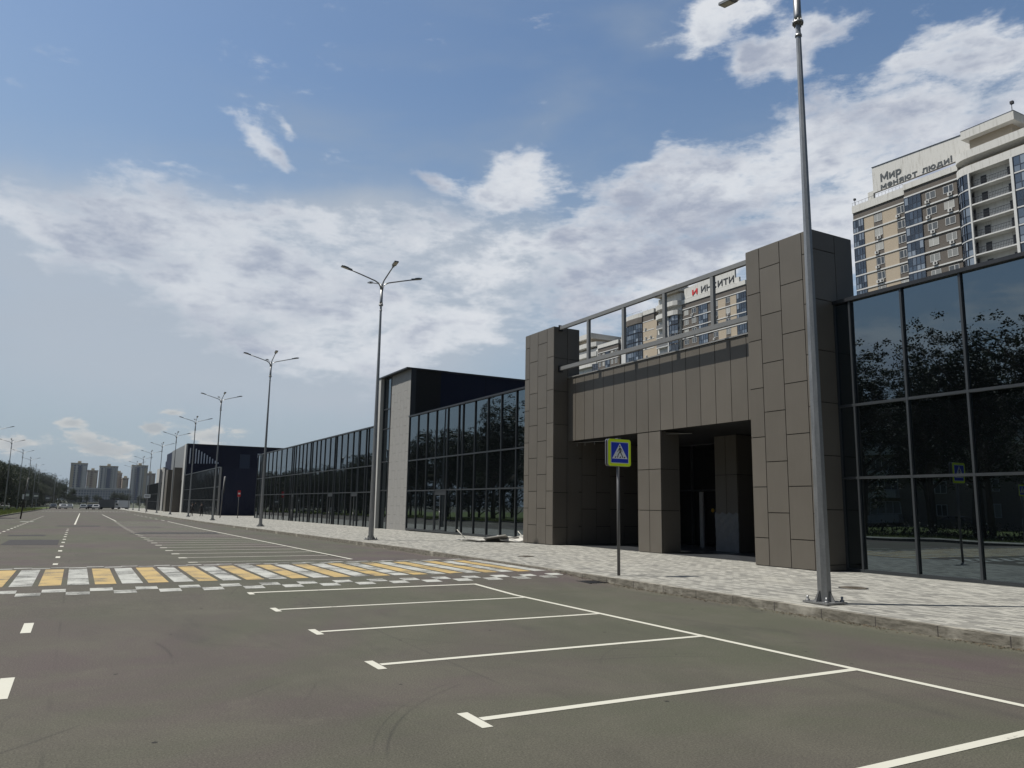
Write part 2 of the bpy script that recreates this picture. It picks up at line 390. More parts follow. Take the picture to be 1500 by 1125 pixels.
dens = t.m('ADD', D, t.m('ADD', t.m('MULTIPLY', t.m('SUBTRACT', n1, .5), 1.35), t.m('ADD', t.m('MULTIPLY', t.m('SUBTRACT', n2, .5), .85), t.m('MULTIPLY', t.m('SUBTRACT', t.noise(nv, 40, 5, .65), .5), .38))))
soft = t.m('MULTIPLY', t.ramp(t.m('ADD', blobs(ae, [c_ for c_ in CL if -5 < c_[0] < 30 and c_[1] < 21]+[(2,10,12,4.5,0,.55),(14,9,14,4,0,.5),(-4,14,8,5,0,.5)], 3.0), t.m('MULTIPLY', t.m('SUBTRACT', n3, .5), .5)), .0, .95), .72)
cov = t.m('MULTIPLY', t.ramp(dens, .17, .56), t.m('MULTIPLY_ADD', t.ramp(az, 4, 34), .22, .76))
D2 = t.m('MINIMUM', blobs(aes, CS, 1.9), .6)
n4 = t.noise(nv, 34, 7, .6, .2)
cov2 = t.m('MULTIPLY', t.ramp(t.m('ADD', D2, t.m('MULTIPLY', t.m('SUBTRACT', n4, .5), 1.9)), .16, .5), t.ramp(D2, .02, .22))
veil = t.m('MULTIPLY', t.ramp(t.m('ADD', n3, t.m('MULTIPLY', el, -.0035)), .33, .70), .55)
hz = t.m('POWER', t.m('SUBTRACT', 1., t.m('DIVIDE', el, 31.), clamp=True), 1.15)
skyc = t.vm('MULTIPLY', sky.outputs[0], (.95,1.05,1.10))
high = t.vm('SCALE', skyc); t.L.new(t.m('SUBTRACT', 1., t.m('MULTIPLY', t.ramp(el, 36, 60), .55)), high.node.inputs['Scale']); skyc = high
back = t.m('SUBTRACT', 1., t.m('MULTIPLY', t.ramp(t.m('MULTIPLY', sp.outputs[1], -1.), .05, .7), .55))
K = 7.4      # radiance of the brightest cloud on the sky texture's own scale
def kc(c, k=1.): return tuple(x*K*k for x in c)
base = t.mix(t.m('MULTIPLY', hz, .95), skyc, kc((.44,.54,.64)))
base = t.mix(veil, base, kc((.42,.50,.60)))
base = t.mix(soft, base, kc((.60,.66,.745)))
# pale thin edges against grey bellies, shading painted from cloud density and noise
bel = t.ramp(t.m('ADD', dens, t.m('MULTIPLY', t.m('SUBTRACT', t.noise(t.map(dirv,(1,1,1.8)), 6.5, 5, .55), .5), 2.0)), .30, .85)
cloudc = t.mix(bel, kc((.90,.94,1.)), kc((.47,.525,.655)))
cloudc = t.mix(t.m('MULTIPLY', t.ramp(t.noise(nv, 11, 8, .68, .15), .42, .68), .45), cloudc, kc((.98,1.,1.04)))
lowc = t.mix(t.ramp(t.m('ADD', D2, t.m('MULTIPLY', t.m('SUBTRACT', t.noise(nv, 20, 4), .5), .9)), .2, .8), kc((.78,.78,.76)), kc((.52,.55,.58)))
out = t.mix(t.m('MULTIPLY', cov, t.ramp(el, 4, 11)), base, cloudc)
out = t.mix(t.m('MULTIPLY', cov2, .8), out, lowc)
outb = t.vm('SCALE', out); t.L.new(back, outb.node.inputs['Scale']); out = outb
t.L.new(out, bg.inputs[0]); bg.inputs[1].default_value = .084
w.cycles.sampling_method = 'MANUAL'; w.cycles.sample_map_resolution = 512

# ------------------------------------------------------------------ ground and road
def g(y):            # road level: flat, then falling gently away down the street
    return -.0044*max(0., y-28)
TB = [(13.8,0),(15.55,.045),(16.13,.07),(16.86,.105),(17.4,.12),(21.4,.12),(22.6,.08),(24.1,.03),(25.5,0)]   # raised crossing
def rz(y):
    z = g(y)
    if TB[0][0] < y < TB[-1][0]:
        for (a,za),(b_,zb) in zip(TB, TB[1:]):
            if a <= y <= b_: return z + za + (zb-za)*(y-a)/(b_-a)
    return z
YK = sorted(set([-40,-20,-5,5,10]+[a for a,_ in TB]+[28,40,60,80,100,120,140,160,180,200,230,260,300,340]))
KX = [(-40,10.95),(30,10.95),(61,10.35),(83,10.2),(131,10.4),(205,10.6),(300,10.8),(340,10.8)]
def interp(T, y):
    for (a,va),(b_,vb) in zip(T, T[1:]):
        if a <= y <= b_: return va+(vb-va)*(y-a)/(b_-a)
    return T[0][1] if y < T[0][0] else T[-1][1]
kx = lambda y: interp(KX, y)
LK = -7.6
def strip(name, xa, xb, z, mat, ys, kind='structure'):
    m = MB(); n = 0
    for y in ys:
        m.v += [(xa(y),y,z(y)),(xb(y),y,z(y))]
    for i in range(len(ys)-1):
        m.f.append((2*i,2*i+1,2*i+3,2*i+2)); m.sm.append(False)
    return tag(m.build(name, mat), kind=kind)
strip('road', lambda y: LK, kx, rz, ASPH, YK)
PY = [-40,-20,0,10,20,28,40,60,80,100,120,140,160,180,200,230,260,300,340]
pz = lambda y: g(y)+.15
strip('pavement', lambda y: kx(y)+.14, lambda y: 62, pz, PAVE, PY)
strip('kerb', kx, lambda y: kx(y)+.14, lambda y: pz(y)+.004, KERB, PY)
m = MB()
for a, b_ in zip(PY, PY[1:]): m.face([(kx(a),a,pz(a)+.004),(kx(b_),b_,pz(b_)+.004),(kx(b_),b_,g(b_)-.05),(kx(a),a,g(a)-.05)])
tag(m.build('kerb', KERB), kind='structure')
m = MB()
for a, b_ in zip(PY, PY[1:]):
    m.face([(LK,a,g(a)-.05),(LK,b_,g(b_)-.05),(LK,b_,pz(b_)),(LK,a,pz(a))]); m.face([(LK-.15,a,pz(a)),(LK,a,pz(a)),(LK,b_,pz(b_)),(LK-.15,b_,pz(b_))])
tag(m.build('kerb', KERB), kind='structure')
strip('footway', lambda y: LK-2.6, lambda y: LK-.15, lambda y: pz(y)-.002, PAVE, [-40,-20,0,10,20,28,40,48])
strip('lawn', lambda y: -140, lambda y: LK-(2.6 if y < 48.5 else .15), lambda y: pz(y)-.01, GRASS, [-40,-20,0,10,20,28,40,48.4,48.6,60,80,100,140,200,260,340])
GZ = g(340)
m = MB()
m.face([(-3500,340,GZ),(3500,340,GZ),(3500,5000,GZ-2),(-3500,5000,GZ-2)])
m.face([(62,-3000,0),(3500,-3000,0),(3500,28,0),(62,28,0)]); m.face([(62,28,0),(3500,28,0),(3500,340,GZ),(62,340,GZ)])
m.face([(-3500,-3000,0),(-140,-3000,0),(-140,28,0),(-3500,28,0)]); m.face([(-3500,28,0),(-140,28,0),(-140,340,GZ),(-3500,340,GZ)])
m.face([(-140,-3000,0),(62,-3000,0),(62,-40,0),(-140,-40,0)])
tag(m.build('ground', simple('dark_scrub_ground', (.045,.05,.03), .95, var=.4, scale=.02)), kind='structure')

# markings: each a sheet 4 mm above the road
def mark(m, pts):
    m.face([(x,y,rz(y)+.004) for x,y in pts])
def mrect(m, x0, x1, y0, y1):
    ys = [y0]+[k for k in YK if y0 < k < y1]+[y1]
    for a, b_ in zip(ys, ys[1:]): mark(m, [(x0,a),(x1,a),(x1,b_),(x0,b_)])
wm = MB(); ww = MB(); ym = MB()
stalls_near = [-6.1,-3.65,-1.2,1.25,3.72,6.0,8.45,10.9,13.38,15.6]
for y in stalls_near:
    mrect(wm, 3.09, 7.77, y-.05, y+.05); mrect(wm, 2.98, 3.08, y-.24, y+.24) if y < 15.5 else mrect(wm, 2.98, 3.08, y-.24, y+.05)
mrect(wm, 7.77, 7.87, -8, 15.65)
far = [24.15]+[26.59+2.08*i for i in range(28)]
def shift(y): return interp([(24,0),(60,.02),(90,.35),(135,.5),(200,.6)], y)
for i, y in enumerate(far):
    q = shift(y)
    mrect(wm, 3.12+q, 7.66+q, y-.05, y+.05); mrect(wm, 2.92+q, 3.16+q, y-.24, y+.10)
for a, b_ in ((24.1,60),(60,84)):
    mark(wm, [(7.66+shift(a),a),(7.77+shift(a),a),(7.77+shift(b_),b_),(7.66+shift(b_),b_)])
for y in (88,96,104,112,120,128,136): mark(wm, [(7.66+shift(y),y),(7.77+shift(y),y),(7.77+shift(y+4),y+4),(7.66+shift(y+4),y+4)])
mark(wm, [(3.1+shift(84),84),(3.2+shift(84),84),(3.6,136),(3.5,136)])
# lane dashes on the left
for y0 in (6.4,9.35-3.0+3.05,12.3,24.15,27.4,31.0,34.3,37.8,41.0,44.3,47.3,50.6,53.9,57.3):
    L_ = .95 if y0 < 14 else .75
    if y0 == 6.4: continue
    if abs(y0-9.4) < .1: y0 = 8.4
    mrect(wm, -.50 if y0 < 14 else -.42, -.38 if y0 < 14 else -.30, y0, y0+L_)
mark(wm, [(-.06,70),(.06,70),(.62,150),(.50,150)])
for k in range(22):
    y = 49.5+3.05*k; mark(wm, [(-3.55-k*.004,y),(-3.43-k*.004,y),(-3.43,y+1.2),(-3.55,y+1.2)])
mrect(ww, -4.2, -3.2, 80, 81.5)
mrect(ww, -7.5, -4.8, 92, 92.5)
tag(wm.build('road_marking', WPAINT), kind='structure')
# zebra
for k in range(-17, 30):
    x0 = -.50+k*.475
    if x0 < -7.4 or x0+.38 > 10.9: continue
    mrect(ym if k % 2 == 0 else ww, x0, x0+.375, 17.42, 21.38)
for k in range(-16, 28):
    x0 = -.80+k*.375*1.0
for row, (ya, yb) in enumerate(((16.13,16.49),(16.50,16.86),(21.86,22.2),(22.21,22.56))):
    for k in range(-18, 31):
        x0 = -.80+k*.385
        if x0 < -7.4 or x0+.385 > 10.85: continue
        if (k+row) % 2 == 0: mrect(ww, x0, x0+.38, ya, yb)
# far crossing
for k in range(28): mrect(ww, -6.2+k*.62, -6.2+k*.62+.38, 186, 190)
mrect(ww, -7, 10.3, 184.2, 184.9)
tag(ww.build('crosswalk_marking', WWORN), kind='structure'); tag(ym.build('crosswalk_marking', YPAINT), kind='structure')
pm = MB()
mark(pm, [(-2.46,36.2),(-.52,35.8),(-.54,41.0),(-2.46,41.1)]); mark(pm, [(-2.86,45.7),(-1.22,45.6),(-1.30,47.4),(-2.86,47.4)])  # two repairs in darker asphalt
mark(pm, [(-1.2,64.5),(1.6,64.2),(1.7,67),(-1.1,66.6)]); mark(pm, [(1.9,62.2),(5.6,61.9),(5.4,63.5),(2.0,63.6)]); mark(pm, [(2.6,48.2),(7.4,47.9),(7.6,50.8),(3.6,51.2)])  # wider dark marks in the same colour as the repairs
tag(pm.build('asphalt_patch_and_mark', PATCH), kind='structure')

# ------------------------------------------------------------------ manholes, drain
def manhole(x, y, r, label):
    o = thing('manhole_cover', (x,y,pz(y)), label, 'manhole cover', 'manhole covers in the pavement')
    z = pz(y)
    MB().tube([(x,y,z-.02),(x,y,z+.006)], r, 28).build('ring', DKM, o)
    c = MB().tube([(x,y,z+.0),(x,y,z+.014)], r*.86, 28)
    for k in range(-3,4):
        for j in range(-3,4):
            if k*k+j*j < 9: c.box(x+k*r*.22-.02, x+k*r*.22+.02, y+j*r*.22-.02, y+j*r*.22+.02, z+.014, z+.019)
    c.build('cover', simple('rusty_cast_iron', (.10,.085,.065), .8, .3, var=.3, scale=12), o)
manhole(14.57,11.14,.30,'round rusty manhole cover in the paving just right of the nearest lamp post')
manhole(12.9,22.1,.28,'round manhole cover in the paving beyond the crossing sign')
o = thing('drain_grate', (10.68,15.2,rz(15.2)), 'dark rectangular drain grate in the asphalt against the kerb', 'drain')
z = rz(15.2)+.006; mm = MB()
for k in range(7): mm.box(10.46+k*.07, 10.49+k*.07, 14.95, 15.5, z-.03, z+.005)
mm.box(10.43,10.46,14.92,15.53,z-.03,z+.006); mm.box(10.91,10.94,14.92,15.53,z-.03,z+.006); mm.build('grate', DKM, o)

# ------------------------------------------------------------------ street lamps
def make_lamp():
    o = thing('street_lamp', (0,0,0), '', 'street lamp', 'street lamps along the right pavement')
    P = MB()
    P.tube([(0,0,.03),(0,0,11.2)], [.125,.050], 8, smooth=False, phase=.3).build('pole', GALV, o)
    b = MB().box(-.26,.26,-.26,.26,.012,.04)
    for sx in (-1,1):
        for sy in (-1,1):
            b.tube([(sx*.2,sy*.2,.04),(sx*.2,sy*.2,.13)], .022, 6)
            b.tube([(sx*.2,sy*.2,.04),(sx*.2,sy*.2,.07)], .04, 6)
    for a in range(4):
        c, s_ = math.cos(a*math.pi/2), math.sin(a*math.pi/2)
        q = [(c*.11,s_*.11,.04),(c*.22,s_*.22,.04),(c*.11,s_*.11,.24)]
        px, py = -s_*.008, c*.008
        b.face([(x+px,y+py,z) for x,y,z in q]); b.face([(x-px,y-py,z) for x,y,z in reversed(q)])
    b.build('base_plate', GALV, o)
    MB().tube([(0,0,10.88),(0,0,10.93)], .066, 8).build('collar', GALV, o)
    fl = MB().tube([(0,0,11.16),(0,0,11.2)], .108, 12)
    for a in range(8):
        c, s_ = math.cos(a*math.pi/4), math.sin(a*math.pi/4); fl.tube([(c*.085,s_*.085,11.12),(c*.085,s_*.085,11.24)], .012, 5)
    fl.build('flange', GALV, o)
    MB().tube([(0,0,11.2),(0,0,11.35),(0,0,12.05)], [.082,.074,.068], 12).build('mast_head', GALV, o)
    for a in range(4):
        c, s_ = math.cos(a*math.pi/2), math.sin(a*math.pi/2)
        pts = [(.03,11.9),(.06,12.08),(.16,12.24),(.34,12.34),(1.0,12.53),(1.62,12.70)]
        ar = MB().tube([(c*r_,s_*r_,z) for r_,z in pts], [.045,.04,.036,.034,.032,.03], 8).build('arm', GALV, o)
        h = MB(); M = Matrix.Rotation(math.atan2(s_,c), 3, 'Z') @ Matrix.Rotation(-R(12), 3, 'Y')
        h.obox((c*1.84,s_*1.84,12.765), (.20,.10,.028), M); h.obox((c*1.60,s_*1.60,12.71), (.09,.05,.04), M); h.obox((c*1.82,s_*1.82,12.80), (.12,.06,.02), M)
        hd = h.build('lamp_head', LAMPH, ar)
        MB().obox((c*1.87,s_*1.87,12.742), (.15,.08,.008), M).build('lens', LAMPG, hd)
    return o
lamp = make_lamp()
RL = [(11.65,9.5),(12.0,34.8),(11.91,59.15),(12.07,83.5),(12.62,107.85),(12.82,132.2),(12.89,156.55),(12.91,180.9),(13.02,205.25),(13.1,229.6),(13.2,254)]
ordn = ['nearest galvanised street lamp, its top cut off by the frame','second galvanised street lamp on the right pavement, standing before the pale stone tower','third street lamp on the right pavement, in front of the long dark glass wall',
 'fourth street lamp, in front of the lower glass wing of the navy hall','fifth street lamp, beside the two people on the pavement','sixth street lamp, rising past the upper left edge of the navy hall',
 'seventh street lamp on the right pavement, before the far brown portal','eighth street lamp on the right pavement, before the farthest grey fin','ninth street lamp from the camera along the right pavement','tenth street lamp from the camera along the right pavement','eleventh and farthest street lamp of the right pavement']
for i, (x, y) in enumerate(RL):
    z = pz(y)
    if i == 0: lamp.location = (x,y,z); lamp['label'] = ordn[0]
    else: place_copy(lamp, (x,y,z), ordn[i], rz=rnd.uniform(-.04,.04))
LL = [(-11.7,-10),(-11.7,18),(-11.7,46),(-11.7,74),(-11.5,106),(-11.3,137.5),(-11.3,166),(-11.2,198),(-11.2,230),(-11.5,268),(-12.2,312),(-8.6,372),(-9.1,440),(-9.0,500)]
ll = ['street lamp on the left verge behind the photographer','street lamp on the left verge beside the photographer, seen only as a reflection','street lamp on the left verge, out of frame before the trees','street lamp on the left verge just outside the frame',
 'left verge street lamp just outside the left edge of the photo','left verge street lamp whose crown is cut by the left edge of the photo','first fully visible street lamp of the left verge, before dark trees','second fully visible street lamp of the left verge, before dark trees',
 'third fully visible street lamp of the left verge','fourth fully visible street lamp of the left verge','fifth fully visible street lamp of the left verge','left verge street lamp right of the trees, leftmost of the small far ones','small far left verge street lamp in the middle of the distant ones','farthest left verge street lamp beside the distant block']
for i, (x, y) in enumerate(LL):
    c = place_copy(lamp, (x,y,pz(min(y,340))), ll[i]); c['group'] = 'street lamps along the left verge'

# ------------------------------------------------------------------ signs
def ped_sign(loc, label):
    x, y, z = loc
    o = thing('crosswalk_sign', loc, label, 'road sign', 'pedestrian crossing signs')
    MB().tube([(x,y,z),(x,y,z+3.30)], .038, 12).build('pole', POLEP, o)
    def rrect(x0,x1,z0,z1,r):
        P = []
        for cx, cz, a0 in ((x1-r,z0+r,-90),(x1-r,z1-r,0),(x0+r,z1-r,90),(x0+r,z0+r,180)):
            for k in range(4): P.append((cx+r*math.cos(R(a0+k*30)), cz+r*math.sin(R(a0+k*30))))
        return P
    for side, nm in ((-1,'sign_plate'),(1,'sign_plate')):
        yy = y+side*.055
        pl = MB().prism(rrect(x-.345,x+.345,z+2.62,z+3.28,.06), 'y', yy-.006*side, yy+side*.006).build(nm, YG if side < 0 else YG, o); fixn(pl)
        rim = MB().prism(rrect(x-.35,x+.35,z+2.615,z+3.285,.065), 'y', yy-side*.030, yy+side*.0045).build('rim', SBACK, pl); fixn(rim)
        yf = yy+side*.010
        fixn(MB().prism(rrect(x-.27,x+.27,z+2.69,z+3.21,.012), 'y', yf, yf+side*.003).build('border', SWHITE, pl))
        fixn(MB().prism(rrect(x-.258,x+.258,z+2.702,z+3.198,.01), 'y', yf+side*.004, yf+side*.006).build('blue_field', BLUE, pl))
        yf += side*.007
        fixn(MB().prism([(x-.235,z+2.80),(x+.235,z+2.80),(x,z+3.18)], 'y', yf, yf+side*.003).build('triangle', SWHITE, pl))
        yf += side*.004; f = MB(); cz = z+2.82
        def stroke(pts, w_):
            for (ax,az_),(bx,bz) in zip(pts, pts[1:]):
                d = Vector((bx-ax,bz-az_)).normalized(); nx, nz = -d.y*w_, d.x*w_
                f.prism([(x+ax+nx-d.x*w_*.5,cz+az_+nz-d.y*w_*.5),(x+bx+nx+d.x*w_*.5,cz+bz+nz+d.y*w_*.5),(x+bx-nx+d.x*w_*.5,cz+bz-nz+d.y*w_*.5),(x+ax-nx-d.x*w_*.5,cz+az_-nz-d.y*w_*.5)], 'y', yf, yf+side*.002)
        f.prism([(x-.005+.019*math.cos(k*.63),cz+.287+.021*math.sin(k*.63)) for k in range(10)], 'y', yf, yf+side*.002)
        stroke([(0,.245),(.008,.145)], .020); stroke([(.0,.15),(-.050,.085),(-.072,.012)], .011); stroke([(.01,.15),(.050,.085),(.090,.012)], .011)
        stroke([(-.01,.24),(-.046,.19),(-.068,.15)], .008); stroke([(.015,.24),(.056,.20),(.062,.145)], .008)
        for dx in (-.135,.01,.140): f.prism([(x+dx-.028,cz+.0),(x+dx+.006,cz+.0),(x+dx+.028,cz+.035),(x+dx-.004,cz+.035)], 'y', yf, yf+side*.002)
        fixn(f.build('walking_figure', SBLACK, pl))
    MB().box(x-.05,x+.05,y-.06,y+.06,z+3.285,z+3.31).build('bracket', SBACK, o)
    return o
ps = ped_sign((11.55,15.34,pz(15.3)), 'blue pedestrian crossing sign with yellow-green border on a pole at the kerb')
place_copy(ps, (-8.2,23.6,pz(23.6)), 'pedestrian crossing sign on the opposite footway, seen reflected in the glass')

def post_sign(name, loc, h, w_, hh, mat, label, cat, inner=None, pr=.04):
    x, y, z = loc; o = thing(name, loc, label, cat)
    MB().tube([(x,y,z),(x,y,z+h)], pr, 8).build('pole', POLEP, o)
    pl = MB().box(x-w_/2,x+w_/2,y-.06,y-.04,z+h-hh,z+h).build('sign_plate', mat, o)
    if inner: MB().box(x-w_*.38,x+w_*.38,y-.066,y-.061,z+h-hh*.62,z+h-hh*.38).build('symbol', inner, pl)
    return o
post_sign('road_sign', (16.9,97.5,pz(97.5)), 3.3, .34, .75, RED, 'tall red road sign with a white bar against the navy wall', 'road sign', SWHITE)
post_sign('road_sign', (10.9,154,pz(154)), 3.3, 1.05, .62, SWHITE, 'small rectangular white sign on a thin post by the far kerb', 'road sign', DKM)
o = thing('signpost', (15.4,100,pz(100)), 'thin grey post with a narrow folded banner against the navy wall', 'signpost')
z = pz(100); MB().tube([(15.3,100,z),(15.5,100,z+5)], [.06,.05], 8).build('pole', POLEP, o); MB().box(15.28,15.42,99.9,99.94,z+2.2,z+3.4).build('sign_plate', SBACK, o)
MB().tube([(15.5,100,z+3.0),(15.62,100,z+5.0)], [.07,.04], 6).build('banner', FRAME, o)
o = thing('signpost', (-4.9,94,g(94)), 'dark thin signpost standing on the asphalt near the left verge', 'signpost')
z = g(94); MB().tube([(-4.9,94,z),(-4.6,94,z+4.2)], [.07,.05], 8).build('pole', DKM, o); MB().box(-4.95,-4.78,93.9,93.94,z+2.0,z+2.5).build('sign_plate', SWHITE, o)
for k, (x, y, h, w_, hh, lb) in enumerate([(-8.3,172,3.9,.75,1.9,'left pale double board on a post before the dark trees'),(-7.6,190,3.6,1.0,1.3,'middle pale board on a post before the dark trees'),(-5.9,205,3.2,.95,1.2,'right pale board on a post at the end of the verge')]):
    post_sign('notice_board', (x,y,pz(y)), h, w_, hh, SBACK, lb, 'notice board', SWHITE)

# ------------------------------------------------------------------ shopping mall
mall = thing('shopping_mall', (18.6,22,pz(22)), 'long mall with dark mirror glass walls, brown panelled entrance portal and pale stone tower', 'shopping mall')
npane = [0]; extra_panes = MB()
def pane_grid(mb, X, ya, yb, za, zb, n=7, amp=.0019):
    """glass pane facing -X, bowed a little as sealed units are"""
    a = rnd.uniform(-1,1)*amp; b_ = rnd.uniform(-.6,.6)*amp*1.5; c = rnd.uniform(-.5,.5)*amp
    base = len(mb.v)
    for i in range(n+1):
        for j in range(n+1):
            u, v = i/n*2-1, j/n*2-1
            d = a*(1-u*u)*(1-v*v) + b_*v*.5 + c*u*.5
            mb.v.append((X-d, ya+(yb-ya)*i/n, za+(zb-za)*j/n))
    for i in range(n):
        for j in range(n):
            p = base+i*(n+1)+j; mb.f.append((p, p+1, p+n+2, p+n+1)); mb.sm.append(True)
def glass_wing(name, X, mull, zs, zbot, capz, doors=(), n=7):
    m = MB(); hw, pr = .028, .055
    y0, y1 = min(mull), max(mull)
    for y in mull: m.box(X-pr, X+.10, y-hw, y+hw, zbot, zs[-1]-.0)
    ms = sorted(mull)
    for z in zs[:-1]:
        for a, b_ in zip(ms, ms[1:]): m.box(X-pr+.006, X+.10, a+hw, b_-hw, z-.035, z+.035)
    for a, b_ in zip(ms, ms[1:]): m.box(X-pr+.006, X+.10, a+hw, b_-hw, zbot, zbot+.12)
    fr = m.build('window_frame', FRAME, mall)
    MB().box(X-.10, X+.16, y0-.03, y1+.03, zs[-1], zs[-1]+capz).build('coping', FRAMED, fr)
    rows = [(zbot+.12, zs[0]-.035)]+[(a+.035, b_-(.035 if i < len(zs)-2 else 0)) for i, (a, b_) in enumerate(zip(zs, zs[1:]))]
    for a, b_ in zip(ms, ms[1:]):
        for r_, (za, zb) in enumerate(rows):
            if r_ == 0 and any(abs(a-d[0]) < .1 for d in doors): continue
            if npane[0] < 99:
                q = MB(); pane_grid(q, X+.012, a+hw, b_-hw, za, zb, n); q.build('window_pane', GLASS, fr); npane[0] += 1
            else: pane_grid(extra_panes, X+.012, a+hw, b_-hw, za, zb, 3)
    for d0, d1 in doors:
        dr = MB(); ztop = rows[0][1]; zd = ztop-.16
        dr.box(X-.03, X+.05, d0+hw, d0+hw+.11, zbot, zd); dr.box(X-.03, X+.05, d1-hw-.11, d1-hw, zbot, zd)
        dr.box(X-.03, X+.05, d0+hw+.11, d1-hw-.11, zd-.10, zd); dr.box(X-.03, X+.05, d0+hw+.11, d1-hw-.11, zbot, zbot+.18)
        mid = (d0+d1)/2; dr.box(X-.03, X+.05, mid-.06, mid+.06, zbot+.18, zd-.10); dr.box(X-.02, X+.05, d0+hw, d1-hw, zd, ztop+.001)
        do = dr.build('glass_door', FRAME, mall)
        q = MB(); pane_grid(q, X+.01, d0+hw+.11, mid-.06, zbot+.18, zd-.1, 3); pane_grid(q, X+.01, mid+.06, d1-hw-.11, zbot+.18, zd-.1, 3); q.build('door_glass', GLASS, do)
        MB().tube([(X-.08,mid-.10,zbot+.9),(X-.08,mid-.10,zbot+1.3)], .016, 6).build('handle', FLASH, do)
    return fr
ZS = [2.67,4.67,7.62]
glass_wing('r', 18.55, [14.33,13.81]+[12.25-1.575*i for i in range(9)], ZS, .12, .10)
glass_wing('m', 19.2, [30.9,32.4,33.98,35.6,37.15,38.73,40.3,40.88,42.42,44.15,45.6,47.15,48.72], ZS, .12, .10, doors=[(42.42,44.15)])
FM = [100.8,99.3,97.8,96.1,94.5,92.3,90.2,87.85,85.36,82.8,82.04,81.2,79.86,78.35,76.87,75.33,74.68,73.2,71.8,70.3,68.63,67.09,66.6,65.14,63.44,61.88,60.2,58.57,58.0,56.4,54.75]
glass_wing('f', 19.5, FM, ZS, -.24, .10, doors=[(60.2,61.88),(67.09,68.63),(81.2,82.04)], n=4)
if extra_panes.f:
    tag(extra_panes.build('window_panes', GLASS, mall), kind='stuff')
# hall body behind the glass
tag(MB().box(18.66,24.45,16.93,28.29,pz(22)-.05,pz(22)+.006).build('floor', simple('recess_shade_floor', (.035,.038,.042), .35), mall))  # dark sheet added over the paving: deepens the recess shade, cuts bounced light
hb = MB()
hb.box(18.72,60,-3,14.36,-.3,7.60); hb.box(19.42,60,14.36,16.86,-.3,7.60); hb.box(24.7,60,16.86,28.33,-.3,7.3); hb.box(19.34,60,28.36,48.93,-.3,7.60); hb.box(19.68,60,54.72,100.78,-.5,7.60)
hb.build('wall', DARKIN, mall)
# cladding helper: thin cassettes with dark joints
def panelX(mb, X, cols, z0, z1, joints, th=.03, gp=.012):
    for (a, b_), js in zip(cols, joints):
        zs = [z0]+sorted(js)+[z1]
        for p, q in zip(zs, zs[1:]):
            if q-p > .03: mb.box(X, X+th, a+gp, b_-gp, p+gp, q-gp)
def panelY(mb, Y, cols, z0, z1, joints, th=.03, gp=.012):
    for (a, b_), js in zip(cols, joints):
        zs = [z0]+sorted(js)+[z1]
        for p, q in zip(zs, zs[1:]):
            if q-p > .03: mb.box(a+gp, b_-gp, Y, Y+th, p+gp, q-gp)
def seq(top, bot=.3, st=1.48):
    r_ = []; z = top
    while z > bot: r_.append(z); z -= st
    return r_
JA, JB = seq(8.36), seq(9.09)
def pillar(X0, X1, ys, z1, jc, js, xs):
    c = MB().box(X0+.035, X1-.035, min(ys)+.035, max(ys)-.035, 0, z1-.02).build('pillar', BROWNJ, mall)
    p = MB(); ys = sorted(ys)
    panelX(p, X0, list(zip(ys, ys[1:])), .16, z1, jc)
    panelY(p, ys[0], list(zip(xs, xs[1:])), .16, z1, js)
    # back and far faces
    p.box(X0+.03, X1, ys[-1]-.03, ys[-1], .16, z1); p.box(X1-.03, X1, ys[0]+.03, ys[-1]-.03, .16, z1)
    p.box(X0+.01, X1-.01, ys[0]+.01, ys[-1]-.01, z1-.012, z1+.012)
    p.build('cladding', BROWN, c)
    return c
pillar(17.7, 19.46, [14.33,14.68,15.5,16.29,16.84], 9.76, [JB,JA,JB,JA], [seq(9.2),[7.66]], [17.7,18.69,19.46])
pillar(17.85, 19.22, [28.35,28.92,29.71,30.45,30.87], 9.70, [JA,JB,JA,JB], [seq(8.3),seq(8.3)], [17.85,18.57,19.22])
fas = MB().box(18.64,18.98,16.86,28.34,4.63,7.40).build('fascia', BROWNJ, mall)
fs = [16.86,17.78,18.5,19.22,19.96,20.68,21.4,22.1,22.8,23.52,24.25,24.97,25.68,26.38,27.06,27.75,28.34]
p = MB(); panelX(p, 18.6, list(zip(fs, fs[1:])), 4.61, 7.42, [[]]*16); p.build('cladding', BROWN, fas)
MB().box(18.56,19.05,16.86,28.34,7.425,7.47).build('coping', FLASH, fas)
cl = MB().box(18.64,19.47,22.16,23.44,0,4.62).build('pillar', BROWNJ, mall)
p = MB(); panelX(p, 18.602, [(22.12,22.8),(22.8,23.48)], .16, 4.60, [[3.2,1.69]]*2); panelY(p, 22.12, [(18.635,19.5)], .16, 4.60, [[3.2,1.69]]); p.box(18.64,19.5,23.45,23.48,.16,4.6); p.box(19.47,19.5,22.15,23.45,.16,4.6)
p.build('cladding', BROWN, cl)
# railing frame above the fascia
ra = MB()
ra.box(18.12,18.25,16.85,28.34,9.58,9.73); ra.box(18.12,18.25,16.85,28.34,7.73,7.89)
for y in (26.14,23.72,21.28,18.8): ra.box(18.125,18.245,y-.07,y+.07,7.89,9.58)
rl = ra.build('railing', RAILM, mall)
MB().box(18.08,18.29,28.30,28.345,7.66,7.95).box(18.08,18.29,28.30,28.345,9.52,9.79).build('bracket', DKM, rl)
